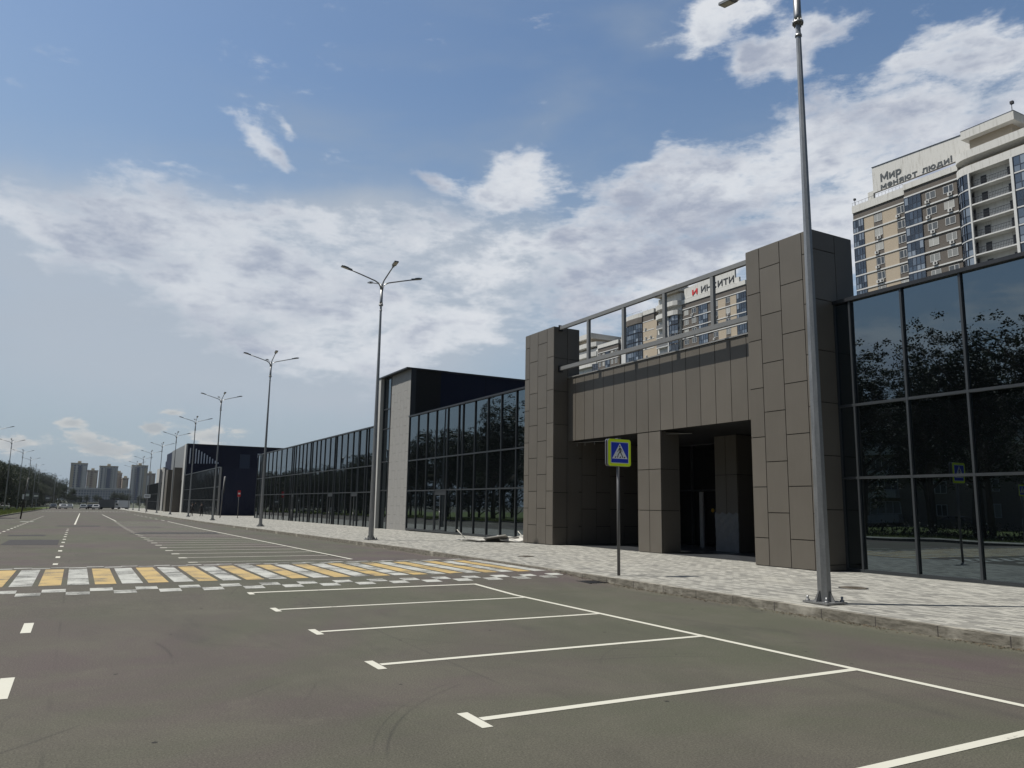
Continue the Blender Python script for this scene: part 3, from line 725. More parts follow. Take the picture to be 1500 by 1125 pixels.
# recess inside the portal
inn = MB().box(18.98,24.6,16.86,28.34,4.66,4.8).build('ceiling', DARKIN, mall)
q = MB(); panelY(q, 28.30, [(18.6,19.33),(19.33,20.1),(20.1,20.87),(20.87,21.64),(21.64,22.4),(22.4,23.2),(23.2,24.5)], .16, 4.64, [seq(3.9),seq(3.17),seq(3.9),seq(3.17),seq(3.9),seq(3.17),seq(3.9)]); q.build('side_wall', BROWN, mall)
MB().box(18.6,24.5,16.86,16.92,.16,4.64).build('side_wall', BROWN, mall)
fr = MB()
for y in (16.95,18.9,20.85,22.8,24.0,25.3,26.9,28.25): fr.box(24.40,24.52,y-.04,y+.04,.16,4.64)
for z in (2.6,): fr.box(24.41,24.51,16.99,28.2,z-.04,z+.04)
ef = fr.build('entrance_frame', FRAMED, mall)
q = MB(); pane_grid(q, 24.50, 16.9, 28.3, .16, 4.64, 6); q.build('entrance_glass', mat_glass('deep_glass', 1.5, (.004,.004,.004)), ef)
MB().box(23.56,23.62,25.28,25.50,.16,2.5).build('door_post', FLASH, mall)
MB().tube([(24.36,25.55,1.72),(24.38,25.55,1.72)], .085, 16).build('round_sticker', simple('yellow_sticker', (.62,.38,.03), .6), ef)
ic = MB().box(22.04,23.2,21.74,22.86,.1,4.66).build('inner_column', BROWNJ, mall)
q = MB(); panelX(q, 22.0, [(21.7,22.3),(22.3,22.9)], .16, 4.64, [[3.1]]*2); panelY(q, 21.7, [(22.04,23.2)], .16, 4.64, [[3.1]]); q.build('cladding', BROWN, ic)
q = MB()
for i in range(10):
    for j in range(12):
        def P(i,j): return (21.975-.02*math.sin(i*1.7+j*.9)*math.sin(j*1.3), 21.69+1.22*i/10, .16+1.46*j/12+(.05*math.sin(i*2.1) if j == 12 else 0))
        q.face([P(i,j),P(i,j+1),P(i+1,j+1),P(i+1,j)], True)
q.build('protective_film', FILM, ic)
cr = MB()
cr.tube([(18.78,28.25,4.55),(18.9,26.0,4.50)], .015, 6); cr.tube([(18.85,22.1,4.5),(19.3,21.2,4.48)], .015, 6)
for y in (27.9,27.3,26.6): cr.tube([(18.8,y,4.52),(18.8,y,4.38)], .012, 5)
cr.build('ceiling_profile', FLASH, mall)

# stone tower with the navy box behind it
st = MB().box(19.30,21.5,48.95,54.15,-.2,11.0).build('tower_core', DARKIN, mall)
cols = [48.93+.615*i for i in range(7)]
q = MB(); JS = [[.45+1.22*k+(.0 if i % 2 == 0 else .61) for k in range(9)] for i in range(6)]
JS = [[z for z in j if z < 10.8] for j in JS]
panelX(q, 19.25, list(zip(cols, cols[1:])), .0, 11.0, JS, gp=.006); q.build('stone_cladding', STONE, st)
q = MB(); tz = [-.1,2.75,4.8,7.2,8.65,11.0]
for y in (52.68,54.12): q.box(19.2,19.3,y-.04,y+.04,-.1,11.0)
for z in tz[1:-1]: q.box(19.21,19.3,52.72,54.08,z-.04,z+.04)
tf = q.build('window_frame', FRAME, mall)
for a, b_ in zip(tz, tz[1:]):
    q = MB(); pane_grid(q, 19.27, 52.72, 54.08, a+.04, b_-.04, 5); q.build('window_pane', GLASS, tf)
MB().box(18.95,19.35,54.16,54.62,-.2,11.0).build('vertical_fin', FINW, mall)
MB().box(18.9,22,48.86,54.66,11.0,11.09).build('coping', FRAMED, mall)
nb = MB().box(19.36,60,48.955,54.6,7.0,11.0); nb.build('navy_wall', NAVY, mall)
MB().box(19.26,19.62,48.90,48.952,7.72,11.0).build('corner_trim', FRAMED, mall)
MB().box(22.0,60.1,48.86,48.93,10.98,11.08).build('wall_coping', FRAMED, mall)

# ------------------------------------------------------------------ second hall farther on (navy)
hall = thing('navy_hall', (18.5,123.3,pz(123)), 'dark navy hall with white diagonal stripes, beyond the long glass wing', 'hall')
npane[0] = 0
def simple_wing(parent, X, y0, y1, zb, zt, step, tz, mname='window_frame'):
    m = MB(); ys = []; y = y0
    while y < y1-.3: ys.append(y); y += step
    ys.append(y1)
    for y in ys: m.box(X-.07, X+.1, y-.04, y+.04, zb, zt)
    for a, b_ in zip(ys, ys[1:]):
        for z in tz: m.box(X-.06, X+.1, a+.04, b_-.04, z-.05, z+.05)
    m.box(X-.1, X+.14, y0-.05, y1+.05, zt, zt+.12)
    f = m.build(mname, FRAME, parent); q = MB(); zs = [zb]+list(tz)+[zt]
    for a, b_ in zip(ys, ys[1:]):
        for p, r_ in zip(zs, zs[1:]): pane_grid(q, X+.02, a+.04, b_-.04, p+.02, r_-.02, 2, .003)
    tag(q.build('window_panes', GLASS, f), kind='stuff')
    return f
simple_wing(hall, 18.5, 123.4, 167.5, -.6, 6.9, 1.6, (2.05,4.0))
MB().box(18.66,46,123.32,167.9,-.8,6.85).build('lower_wall', NAVY, hall)
MB().box(18.36,18.62,123.22,123.36,-.6,6.95).build('corner_post', FLASH, hall)
MB().box(18.56,50,168.05,210,-.8,13.2).build('upper_wall', NAVY, hall)
MB().box(18.3,18.54,170.5,195,6.0,13.2).build('ribbed_panel', RAILM, hall)
MB().box(18.25,18.55,167.9,170.6,-.7,13.25).build('vertical_fin', FINW, hall)
MB().box(18.4,50.2,167.85,168.04,13.15,13.33).build('coping', DKM, hall)
q = MB()
for k in range(11):
    x = 19.0+k*.545; zt = 12.45-(max(0,k-1.5)**1.15)*.235; q.box(x, x+.19, 167.9, 168.02, 9.3+(.02*k), max(zt,9.75))
q.build('white_stripes', SWHITE, hall)
q = MB()
for k, wd in enumerate((.8,.8,.8,.7,.7)): q.box(32.3+k*1.0, 32.3+k*1.0+wd, 167.9, 168.03, 11.1, 11.75) if k in (0,) else None
q.box(32.3,33.2,167.9,168.03,11.75,11.9)
q.build('sign_box', SWHITE, hall)
MB().box(28.8,30.8,167.93,168.03,7.0,11.6).build('wall_panel', simple('slate_blue_panel', (.03,.045,.07), .5), hall)
def ell(cx, cy, rx, ry, a0=0, a1=360, n=12): return [(cx+rx*math.cos(R(a0+(a1-a0)*k/n)), cy+ry*math.sin(R(a0+(a1-a0)*k/n))) for k in range(n+1)]
# letter strokes: width, polylines in a box of height 1 (capitals) or .72 (small letters)
GL = {
 'М': (1.0, [[(.08,0),(.08,1),(.5,.25),(.92,1),(.92,0)]]),
 'и': (.72, [[(.08,.72),(.08,0)],[(.64,.72),(.64,0)],[(.10,.10),(.62,.62)]]),
 'р': (.70, [[(.08,.72),(.08,-.28)], ell(.34,.37,.27,.30)]),
 'м': (.86, [[(.08,0),(.08,.70),(.43,.18),(.78,.70),(.78,0)]]),
 'е': (.74, [ell(.37,.36,.30,.32),[(.08,.36),(.66,.36)]]),
 'н': (.72, [[(.08,.72),(.08,0)],[(.64,.72),(.64,0)],[(.08,.36),(.64,.36)]]),
 'я': (.70, [[(.60,0),(.60,.66),(.30,.66),(.14,.60),(.10,.47),(.16,.34),(.30,.28),(.58,.28)],[(.34,.28),(.08,0)]]),
 'ю': (.98, [[(.08,.72),(.08,0)],[(.08,.36),(.34,.36)], ell(.62,.36,.27,.32)]),
 'т': (.66, [[(.02,.66),(.64,.66)],[(.33,.66),(.33,0)]]),
 'л': (.74, [[(.02,.04),(.14,.10),(.20,.66),(.66,.66),(.66,0)]]),
 'д': (.82, [[(.04,-.14),(.04,.05),(.76,.05),(.76,-.14)],[(.14,.05),(.26,.66),(.64,.66),(.64,.05)]]),
 '!': (.26, [[(.12,1.0),(.12,.32)],[(.12,.08),(.12,0)]]),
 'И': (.92, [[(.10,1),(.10,0)],[(.82,1),(.82,0)],[(.13,.12),(.79,.88)]]),
 'Н': (.92, [[(.10,1),(.10,0)],[(.82,1),(.82,0)],[(.10,.5),(.82,.5)]]),
 'С': (.90, [ell(.48,.5,.38,.44,48,312)]),
 'Т': (.84, [[(.04,.92),(.80,.92)],[(.42,.92),(.42,0)]]),
 'Э': (.86, [ell(.38,.5,.38,.44,132,-132),[(.25,.5),(.74,.5)]]), 'к': (.66, [[(.08,.72),(.08,0)],[(.08,.34),(.60,.72)],[(.26,.44),(.62,0)]]),
 'с': (.64, [ell(.34,.36,.27,.31,45,315)]), 'п': (.72, [[(.08,0),(.08,.66),(.64,.66),(.64,0)]]), 'о': (.74, [ell(.37,.36,.28,.31)]), ' ': (.45, []), }
def text_mesh(txt, size, mat, parent, name, ext=.008, wt=.10, gap=.17):
    m = MB(); x = 0.
    for ch in txt:
        w_, L_ = GL[ch]
        for pl in L_:
            for (ax,ay),(bx,by) in zip(pl, pl[1:]):
                d = Vector((bx-ax,by-ay)).normalized(); n_ = Vector((-d.y,d.x))*wt; e_ = d*wt*.55
                m.prism([(x+ax+n_.x-e_.x,ay+n_.y-e_.y),(x+ax-n_.x-e_.x,ay-n_.y-e_.y),(x+bx-n_.x+e_.x,by-n_.y+e_.y),(x+bx+n_.x+e_.x,by+n_.y+e_.y)], 'z', -ext+rnd.random()*.003, ext+rnd.random()*.012)
        x += w_+gap
    return fixn(m.build(name, mat, parent, (0,0,0)))
def place_text(o, root, p0, width, facing, shear=0., height=None):
    """facing 'X-': reading direction -Y, 'Y-': reading direction +X; p0 = lower left in world before the root's rotation"""
    xs = [v.co.x for v in o.data.vertices]; ys_ = [v.co.y for v in o.data.vertices]
    w_ = max(xs)-min(xs); x0 = min(xs); k = width/w_; kh = k if height is None else height/(max(ys_)-min(ys_)); y0 = min(ys_) if height is not None else 0
    for v in o.data.vertices:
        a = (v.co.x-x0)*k; b_ = (v.co.y-y0)*kh+a*shear; d = v.co.z
        q = (p0[0]-d, p0[1]-a, p0[2]+b_) if facing == 'X-' else (p0[0]+a, p0[1]-d, p0[2]+b_)
        v.co = Vector(q)-root.location
tx = text_mesh('Экспо', 1., SWHITE, hall, 'lettering', .05); place_text(tx, hall, (33.6,167.95,11.15), 4.6, 'Y-', height=.8)

# third block: brown portal and farther fins
blk = thing('far_retail_block', (18.5,190,pz(190)), 'small far retail building with brown portal, grey fins and glass wing beyond the navy hall', 'retail building')
simple_wing(blk, 18.4, 211, 262, -1.1, 6.4, 2.2, (1.6,3.6)); MB().box(18.6,50,211,262,-1.4,6.3).build('wall', NAVY, blk)
q = MB()
for a, b_ in ((172.5,176.5),(186.0,190.5)): MB().box(16.9,18.7,a,b_,-.8,8.6).build('portal_pillar', BROWN, blk)
MB().box(17.9,18.7,176.5,186,4.0,7.0).build('fascia', BROWN, blk); MB().box(18.75,40,171.6,186,-.8,7.9).build('entrance_wall', NAVY, blk)
MB().box(18.2,18.6,191,206,-.8,6.6).build('glass_front', GLASS, blk)
MB().box(18.0,21,206.2,211,-1,9.7).build('stone_tower', STONE, blk); MB().box(17.7,18.1,214.2,216.5,-1.1,9.6).build('vertical_fin', FINW, blk)
MB().box(18.7,34,200,214,6.4,11.6).build('upper_box', NAVY, blk)
q = MB()
for k in range(4): q.box(19.0+k*.8, 19.3+k*.8, 199.9, 199.98, 7.4, 9.2)
q.box(18.9,20.8,199.9,199.98,9.9,11.2); q.build('white_stripes', SWHITE, blk)
MB().box(18.3,24,214,232,6.4,10.2).build('light_box', FINW, blk)

# ------------------------------------------------------------------ slabs and laths lying by the wall
for k, (x, y, sx, sy, rzz, tx_, ty_, dz) in enumerate([(16.5,32.4,.55,.35,.5,.05,.03,.03),(17.0,31.8,.5,.45,.9,-.10,.12,.09),(17.2,32.5,.6,.30,.2,.06,-.05,.04),(17.5,31.5,.45,.4,-.3,.12,.06,.08),(17.8,32.1,.5,.35,1.2,-.06,.1,.06),(18.1,31.4,.4,.35,.1,.08,-.12,.10),(16.1,33.0,.5,.25,.25,.02,.02,.025)]):
    tx_ *= 1.6; ty_ *= 1.6; M = Matrix.Rotation(rzz,3,'Z') @ Matrix.Rotation(tx_,3,'X') @ Matrix.Rotation(ty_,3,'Y')
    lab = ['flat grey slab at the left front of the heap by the glass','tilted pale slab on top of the heap left of centre','long grey slab at the back of the heap by the glass','tilted slab in the middle of the heap by the brown pillar','turned grey slab in the back right of the heap','small tilted slab leaning at the right end of the heap','outermost thin slab lying left of the heap'][k]
    o = MB().obox((x,y,pz(32)+dz*1.5+.02), (sx*1.15,sy*1.15,.022), M).build('broken_slab', CONC, None, (x,y,pz(32))); o.location = (x,y,pz(32)); tag(o, lab, 'slab', 'slabs heaped by the glass wall')
for k, (a, b_, lab) in enumerate([((16.3,33.6,.17),(16.0,34.0,.62),'pale lath sticking up at the left of the slab heap'),((18.2,31.2,.2),(18.0,31.6,.62),'thin pale lath leaning by the brown pillar')]):
    o = MB().tube([a,b_], .02, 5).build('lath', PLANK, None, a); o.location = a; tag(o, lab, 'lath', 'laths by the glass wall')

# ------------------------------------------------------------------ high-rise blocks behind
FH = 3.05
def window(root, X, y0, y1, z0, z1):
    f = MB(); fw_ = .07
    f.box(X-.04,X+.02,y0,y1,z0,z0+fw_); f.box(X-.04,X+.02,y0,y1,z1-fw_,z1); f.box(X-.04,X+.02,y0,y0+fw_,z0+fw_,z1-fw_); f.box(X-.04,X+.02,y1-fw_,y1,z0+fw_,z1-fw_)
    m_ = (y0+y1)/2+rnd.choice((-.12,.12)); f.box(X-.04,X+.02,m_-.05,m_+.05,z0+fw_,z1-fw_)
    o = f.build('window', WFRM, root)
    MB().face([(X-.012,y0+fw_,z0+fw_),(X-.012,y0+fw_,z1-fw_),(X-.012,y1-fw_,z1-fw_),(X-.012,y1-fw_,z0+fw_)]) if False else None
    q = MB(); q.box(X-.016,X-.010,y0+fw_,y1-fw_,z0+fw_,z1-fw_); q.build('pane', TGLASS, o)
def ac(root, X, y, z):
    o = MB().box(X-.38,X-.06,y-.4,y+.4,z,z+.55).build('air_conditioner', WFRM, root)
    MB().tube([(X-.385,y-.08,z+.28),(X-.40,y-.08,z+.28)], .22, 12).build('fan_grille', DKM, o)
def loggia(root, pts, z0, z1, nv):
    """glazed loggia along a polyline in plan: dark frame grid and bluish panes"""
    f = MB(); q = MB()
    for (ax,ay),(bx,by) in zip(pts, pts[1:]):
        for k in range(nv+1):
            x, y = ax+(bx-ax)*k/nv, ay+(by-ay)*k/nv; f.box(x-.05,x+.05,y-.05,y+.05,z0,z1)
        for z in (z0+.04, z0+.42*(z1-z0), z1-.04):
            f.prism([(ax-.04,ay),(bx-.04,by),(bx+.04,by),(ax+.04,ay)], 'z', z-.05, z+.05)
        for k in range(nv):
            for za_, zb_ in ((z0,z0+.42*(z1-z0)),(z0+.42*(z1-z0),z1)):
                xa_, ya_, xb_, yb_ = ax+(bx-ax)*k/nv+.01, ay+(by-ay)*k/nv, ax+(bx-ax)*(k+1)/nv+.01, ay+(by-ay)*(k+1)/nv
                q.face([(xa_,ya_,za_),(xa_,ya_,zb_),(xb_,yb_,zb_),(xb_,yb_,za_)])
    o = f.build('loggia_frame', BFRM, root); q.build('loggia_glass', BGLASS, o)
def facade(root, X, cols, ztop, nfl, parapet=(1.55,1.55), zg=-1., acp=.5, depth=14, wz=(.42,1.95)):
    ya = min(min(c[0],c[1]) for c in cols); yb = max(max(c[0],c[1]) for c in cols)
    body = MB().box(X+.02, X+depth, ya, yb, zg, ztop+sum(parapet)-.02).build('wall', DBRN, root)
    MB().box(X-.0, X+.3, ya, yb, ztop+.16, ztop+parapet[0]).build('brown_band', DBRN, root)
    MB().box(X-.22, X+.3, ya-.05, yb+.05, ztop+parapet[0], ztop+sum(parapet)).build('parapet', WHITEW, root)
    led = MB()
    for k in range(nfl+1):
        z = ztop-k*FH; led.box(X-.16, X+.05, ya, yb, z-.12, z+.14)
    tag(led.build('floor_ledge', WFRM, root), kind=None)
    for y1, y0, kind in cols:
        if kind == 'tan':
            MB().box(X-.03, X+.02, y0, y1, ztop-nfl*FH-3, ztop-.12).build('cream_wall', TAN, root)
        for k in range(nfl):
            zt = ztop-k*FH
            if kind in ('win','win2','bwin'):
                wy = [(y0+(y1-y0)*.06, y1-(y1-y0)*.06)] if kind in ('win','bwin') else [(y0+.14*(y1-y0), y0+.40*(y1-y0)), (y0+.60*(y1-y0), y0+.86*(y1-y0))]
                for a, b_ in wy:
                    window(root, X-.01, a, b_, zt-wz[1], zt-wz[0])
                    if rnd.random() < acp: ac(root, X, a+.5+rnd.random()*.4, zt-wz[1]-.72)
                    if rnd.random() < acp*.4: ac(root, X, b_-.3, zt-wz[1]-.72)
            elif kind == 'blue':
                loggia(root, [(X-.12,y1),(X-.12,y0)], zt-FH+.16, zt-.14, 4)
def aband(root, name, pts, z0, z1, back, mat=None):
    """solid band whose street edge follows pts (plan), closed at X=back"""
    poly = list(pts)+[(back,pts[-1][1]),(back,pts[0][1])]
    return fixn(MB().prism(poly, 'z', z0, z1).build(name, mat or WHITEW, root))
def arc(xa, ya, xb, yb, n=8):
    """quarter ellipse from (xa,ya) heading towards -X then -Y to (xb,yb)"""
    return [(xa+(xb-xa)*math.sin(t_*math.pi/2/n), ya+(yb-ya)*(1-math.cos(t_*math.pi/2/n))) for t_ in range(n+1)]
def stair_tower(root, X, dX, ya, yb, ztop, nfl, balc, zg=-1.):
    """rounded corner with open recessed balconies, stacked round bands and a flat roof slab"""
    c = arc(X, ya, X-dX, ya-3.2)
    pl = c+[(X-dX-.15, yb)]
    aband(root, 'round_band', pl, ztop-.35, ztop+1.1, X+8)
    aband(root, 'round_band', pl, ztop+2.55, ztop+4.0, X+8)
    MB().box(X+.4, X+8, yb, ya-1.2, ztop+1.1, ztop+2.55).build('recess_wall', TAN, root)
    for y in (ya-3.6, ya-6.2, yb+1.6): MB().box(X+.34, X+.4, y, y+1., ztop+1.2, ztop+1.9).build('vent_opening', DKM, root)
    sy = ya-11.0
    MB().box(X-.2, X+8, sy+1.1, ya-2.6, ztop+4.0, ztop+6.6).build('penthouse_wall', TAN, root)
    MB().box(X-1.6, X+9, sy, ya-1.9, ztop+6.6, ztop+8.15).build('roof_slab', WHITEW, root)
    MB().box(X-1.63, X+9.03, sy-.03, ya-1.87, ztop+8.15, ztop+8.25).build('roof_flashing', BFRM, root)
    b0, b1 = balc
    MB().box(X-dX+1.5, X+12, yb, b0+.1, zg, ztop-.3).build('balcony_back_wall', WHITEW, root)
    MB().box(X-dX-.12, X-dX+.25, b0-.1, b0+.18, zg, ztop-.35).build('pier', WFRM, root); MB().box(X-dX-.25, X-dX+.25, b1-.45, b1, zg, ztop-.35).build('pier', WFRM, root)
    rl_ = MB(); sl_ = MB()
    for k in range(nfl):
        z = ztop-.35-(k+1)*FH+.25
        sl_.box(X-dX-.05, X+.3, b1+.05, b0-.15, z-.24, z)
        for i in range(26):
            y = b1+.15+(b0-b1-.5)*i/25; rl_.box(X-dX-.01, X-dX+.02, y-.02, y+.02, z, z+1.05)
        rl_.box(X-dX-.03, X-dX+.03, b1+.1, b0-.2, z+1.05, z+1.11); rl_.box(X-dX-.03, X-dX+.03, b1+.1, b0-.2, z+.5, z+.54)
        MB().box(X-dX+1.44, X-dX+1.49, b0-2.2, b0-1.2, z+.05, z+2.1).build('balcony_door', DKM, root); MB().box(X-dX+1.44, X-dX+1.49, b1+.3, b1+1.3, z+.05, z+2.1).build('balcony_door', DKM, root)
        loggia(root, c[:-2]+[(X-dX+.05,b0+.2)], z+.02, z+FH-.26, 1)
        MB().box(X-dX-.12, X-dX+.06, b1-3.6, b1-.45, z-.2, z+.02).build('floor_ledge', WFRM, root)
        loggia(root, [(X-dX-.05,b1-.5),(X-dX-.05,b1-3.6)], z+.02, z+FH-.22, 3)
        aband(root, 'floor_ledge', c, z-.22, z+.02, X+.1, WFRM)
    rl_.build('balcony_railing', DKM, root); sl_.build('balcony_floor', WFRM, root)
    MB().box(X-dX+.3, X+12, yb-4, b1-.4, zg, ztop-.35).build('wall', DBRN, root)

A = thing('apartment_tower', (137.6,88,-1), 'cream and brown apartment tower at the right edge with grey lettering on its roof board', 'apartment tower')
facade(A, 137.6, [(100.5,98.1,'blue'),(98.1,95.75,'tan'),(95.75,93.8,'win'),(93.8,90.7,'tan'),(90.7,88.9,'win'),(88.9,87.0,'plain')], 62.4, 8, acp=.35)
facade(A, 134.8, [(87.05,83.75,'blue'),(83.75,76.45,'win2')], 62.05, 8, parapet=(1.5,1.15), acp=.55, wz=(.6,2.0))
stair_tower(A, 134.8, 2.3, 76.45, 58, 61.6, 7, (73.3,66.3))
bd = fixn(MB().prism([(95.7,66.9),(70,66.9),(70,71.2),(95.7,72.4)], 'x', 137.9, 138.5).build('roof_board', WHITEW, A))
fixn(MB().prism([(95.75,72.4),(70,71.2),(70,71.32),(95.75,72.52)], 'x', 137.8, 138.6).build('board_flashing', BFRM, bd))
MB().box(137.9,138.5,95.7,97.0,65.4,67.4).build('board_step', WHITEW, A)
GT = simple('grey_letters', (.055,.062,.066), .5)
tx = text_mesh('Мир', 1., GT, bd, 'lettering', .05); place_text(tx, A, (137.885,93.9,68.25), 4.6, 'X-', height=2.15)
tx = text_mesh('меняют люди!', 1., GT, bd, 'lettering', .05); place_text(tx, A, (137.885,93.95,66.86), 14.9, 'X-', height=1.42, shear=.006)
rr = MB()
for k in range(16): rr.tube([(137.5,88.9+k*.77,65.4),(137.5,88.9+k*.77,66.2)], .03, 4)
rr.tube([(137.5,88.9,66.2),(137.5,100.5,66.2)], .03, 4); rr.build('roof_railing', DKM, A)
rr = MB().tube([(133.8,65.9,69.7),(133.8,65.9,71.5)], .06, 5); rr.box(133.6,134.1,65.6,66.1,71.3,71.8); rr.build('roof_lamp', DKM, A); rr = MB(); rr.tube([(137.6,99.9,65.4),(137.6,99.9,66.9)], .05, 5); rr.box(137.4,137.8,99.7,100.1,66.7,67.1); rr.build('roof_lamp', DKM, A)

B = thing('apartment_tower', (157.5,176.3,-1), 'apartment tower behind the portal railing with a red logo on its white board', 'apartment tower')
facade(B, 157.5, [(176.3,169.0,'win2'),(168.9,165.2,'blue'),(165.2,162.9,'plain'),(162.9,160.9,'win'),(160.9,157.9,'tan'),(157.9,156.0,'win'),(156.0,153.5,'tan'),(153.5,150.0,'blue')], 62.3, 5, parapet=(1.8,1.25), acp=.35)
bd = fixn(MB().prism([(175.3,65.6),(154.2,65.6),(154.2,70.6),(175.3,68.8)], 'x', 157.7, 158.3).build('roof_board', WHITEW, B)); MB().box(157.7,158.3,152.6,154.2,65.3,67.0).build('board_step', WHITEW, B)
tx = text_mesh('И', 1., RED, bd, 'logo', .12); place_text(tx, B, (157.685,171.7,65.95), 2.3, 'X-', height=1.7, shear=.04)
tx = text_mesh('ИНСИТИ', 1., simple('black_letters', (.02,.02,.022), .5), bd, 'lettering', .05); place_text(tx, B, (157.685,167.9,65.9), 13.4, 'X-', height=2.0)
c = arc(157.5, 177.0, 155.3, 179.5)[:]
pl = [(157.6,187.4),(156.0,186.9),(155.3,185.2),(155.2,180.5),(155.3,178.0),(156.0,176.6),(157.6,176.2)]
for z in (61.9, 64.9): aband(B, 'round_band', pl, z-.9, z+.55, 162)
MB().box(157.4,163,176.4,187.2,59,68).build('recess_wall', WHITEW, B); MB().box(155.0,163,176.0,187.2,68.5,70.2).build('roof_slab', WHITEW, B); MB().box(157,163,177.4,186,68.0,68.5).build('penthouse_wall', TAN, B)
MB().box(156.9,163,176.4,187.2,-1,59.5).build('wall', WHITEW, B)
for k in range(4):
    z = 61-FH*(k+1)+.2; loggia(B, [(156.0,180.8),(155.5,179.0),(156.2,176.8)], z, z+FH-.3, 2); MB().box(155.7,157,181,186.6,z-.3,z-.05).build('balcony_floor', WFRM, B); MB().box(155.75,155.8,181.2,186.4,z-.05,z+1.).build('balcony_railing', RAILM, B)
MB().box(155.8,156.2,180.7,181.1,40,61).build('pier', WFRM, B)
facade(B, 157.4, [(195.0,189.4,'win2')], 62.2, 5, parapet=(2.3,1.4)); MB().box(157.3,157.38,188,195,50,62).build('cream_wall', TAN, B)
pl = [(158.2,203.9),(157.0,203.7),(156.6,202),(156.6,197),(157.0,195.2),(158.2,195.0)]
aband(B, 'parapet', pl, 64.2, 65.6, 166); aband(B, 'brown_band', pl, 62.3, 64.2, 166, DBRN); aband(B, 'wall', [(158.5,203.7),(157.3,203.4),(156.95,202),(156.95,197),(157.3,195.4),(158.5,195.2)], -1, 62.3, 166, DBRN)
for k in range(4):
    z = 62.2-FH*(k+1); loggia(B, [(157.0,203.5),(156.75,201.9),(156.75,199.4),(156.75,196.9),(157.2,195.3)], z+.1, z+FH-.15, 2)
MB().box(156.9,166,203.9,206.2,-1,60).build('pier', WFRM, B); MB().box(158.5,166,206.2,209.5,-1,58.9).build('wall', DBRN, B); MB().box(158.4,166.1,206.1,209.6,57.3,59.2).build('parapet', WHITEW, B)
for z in (55.8,52.7,49.7): MB().box(158.2,158.5,206.2,209.5,z-2.3,z).build('loggia_glass', BGLASS, B)
rr = MB()
for y in (204,200,196,192,188,183,178): rr.tube([(156.9,y,65.5),(156.9,y,66.3)], .03, 4)
rr.tube([(156.9,204,66.3),(156.9,195,66.3)], .03, 4); rr.tube([(157,203.5,65.6),(157,203.5,67.6)], .05, 4); rr.build('roof_railing', DKM, B)

C_ = thing('apartment_tower', (157.5,221,-1), 'farthest apartment tower, leftmost behind the railing, with a flat white roof slab and round balconies', 'apartment tower')
MB().box(157.5,172,225,236,62.8,64.6).build('roof_slab', WHITEW, C_); MB().box(159,171,226.5,236,58,62.8).build('penthouse_wall', TAN, C_); MB().box(158.4,171,221.2,236,-1,58.6).build('wall', WHITEW, C_)
for z in (60.2,56.6,52.9): aband(C_, 'round_band', [(158.6,236),(157.2,233),(157.0,228),(157.2,225),(158,222.4),(160,221.0)], z-.85, z+.75, 168)
for k, z in enumerate((53.0,49.9)): loggia(C_, [(157.4,224),(158.2,221.3)], z-3, z-.2, 3)
facade(C_, 157.5, [(220.6,216,'win2'),(216,213.6,'blue'),(213.6,208.6,'win2')], 56.1, 3, parapet=(1.7,1.3), acp=.1, depth=11)
MB().box(157.6,168.4,208.45,208.55,45,54).build('cream_wall', TAN, C_)

# ------------------------------------------------------------------ distant blocks at the end of the street
FW = [mat_farfacade('far_facade_blue', (.36,.37,.37), (.075,.10,.17), .28, .33), mat_farfacade('far_facade_tan', (.34,.27,.21), (.13,.10,.09), .22, .33), mat_farfacade('far_facade_grey', (.30,.31,.33), (.08,.10,.14), .35, .33)]
CREAM = simple('far_cream', (.42,.37,.28), .8); BLUEC = simple('far_blue', (.05,.075,.14), .5); WHC = simple('far_white', (.50,.50,.49), .8)
def fartower(x0, x1, y, h, m_, label, strips=()):
    o = thing('high_rise_block', ((x0+x1)/2,y,GZ-1), label, 'high-rise block', 'distant high-rise blocks')
    MB().box(x0,x1,y,y+22,GZ-3,h).build('wall', m_, o)
    MB().box(x0-.3,x1+.3,y-.3,y+22,h,h+1.4).build('parapet', CREAM, o); c_ = (x0+x1)/2
    MB().box(c_-2,c_+2,y+4,y+9,h+1.4,h+4).build('roof_house', CREAM, o)
    for a, b_, mt in strips:
        q = MB(); n = 14; q.box(x0+(x1-x0)*a, x0+(x1-x0)*b_, y-.6, y-.04, 2, h-2)
        for k in range(n): q.box(x0+(x1-x0)*a, x0+(x1-x0)*b_, y-1.2, y-.05, 2+(h-4)*k/n, 2+(h-4)*(k+.62)/n)
        q.build('balcony_strip', mt, o)
fartower(-11.3,7.8,1150,47.5,FW[0],'leftmost distant high-rise block, blue and white with a cream side',((.03,.2,CREAM),(.30,.42,WHC),(.5,.62,BLUEC),(.75,.95,WHC)))
fartower(8.5,21.4,1200,40.5,FW[1],'brownish distant block between the first and second blue ones',((.1,.3,CREAM),(.6,.9,CREAM)))
fartower(21.8,43.4,1150,45,FW[0],'second distant blue and white high-rise block, left of centre of the row',((.03,.1,WHC),(.2,.3,WHC),(.42,.6,BLUEC),(.75,.82,WHC),(.9,.98,WHC)))
fartower(43.8,51.5,1210,38.5,FW[1],'narrow pinkish brown distant block with a taller roof part',((.2,.5,CREAM),))
fartower(51.5,59,1190,31,FW[1],'lower tan distant block right of the second blue one',((.1,.8,CREAM),))
fartower(60,79.3,1150,47.5,FW[0],'third distant blue and white high-rise block with a cream right side',((.05,.15,WHC),(.3,.45,BLUEC),(.55,.65,WHC),(.78,.97,CREAM)))
fartower(80.5,94,1210,39,FW[1],'rightmost distant brown block beside the retail buildings',((.2,.4,WHC),(.6,.8,CREAM)))
o = thing('long_low_building', (25,1050,GZ-1), 'long low grey-blue building in front of the distant high-rise blocks', 'building')
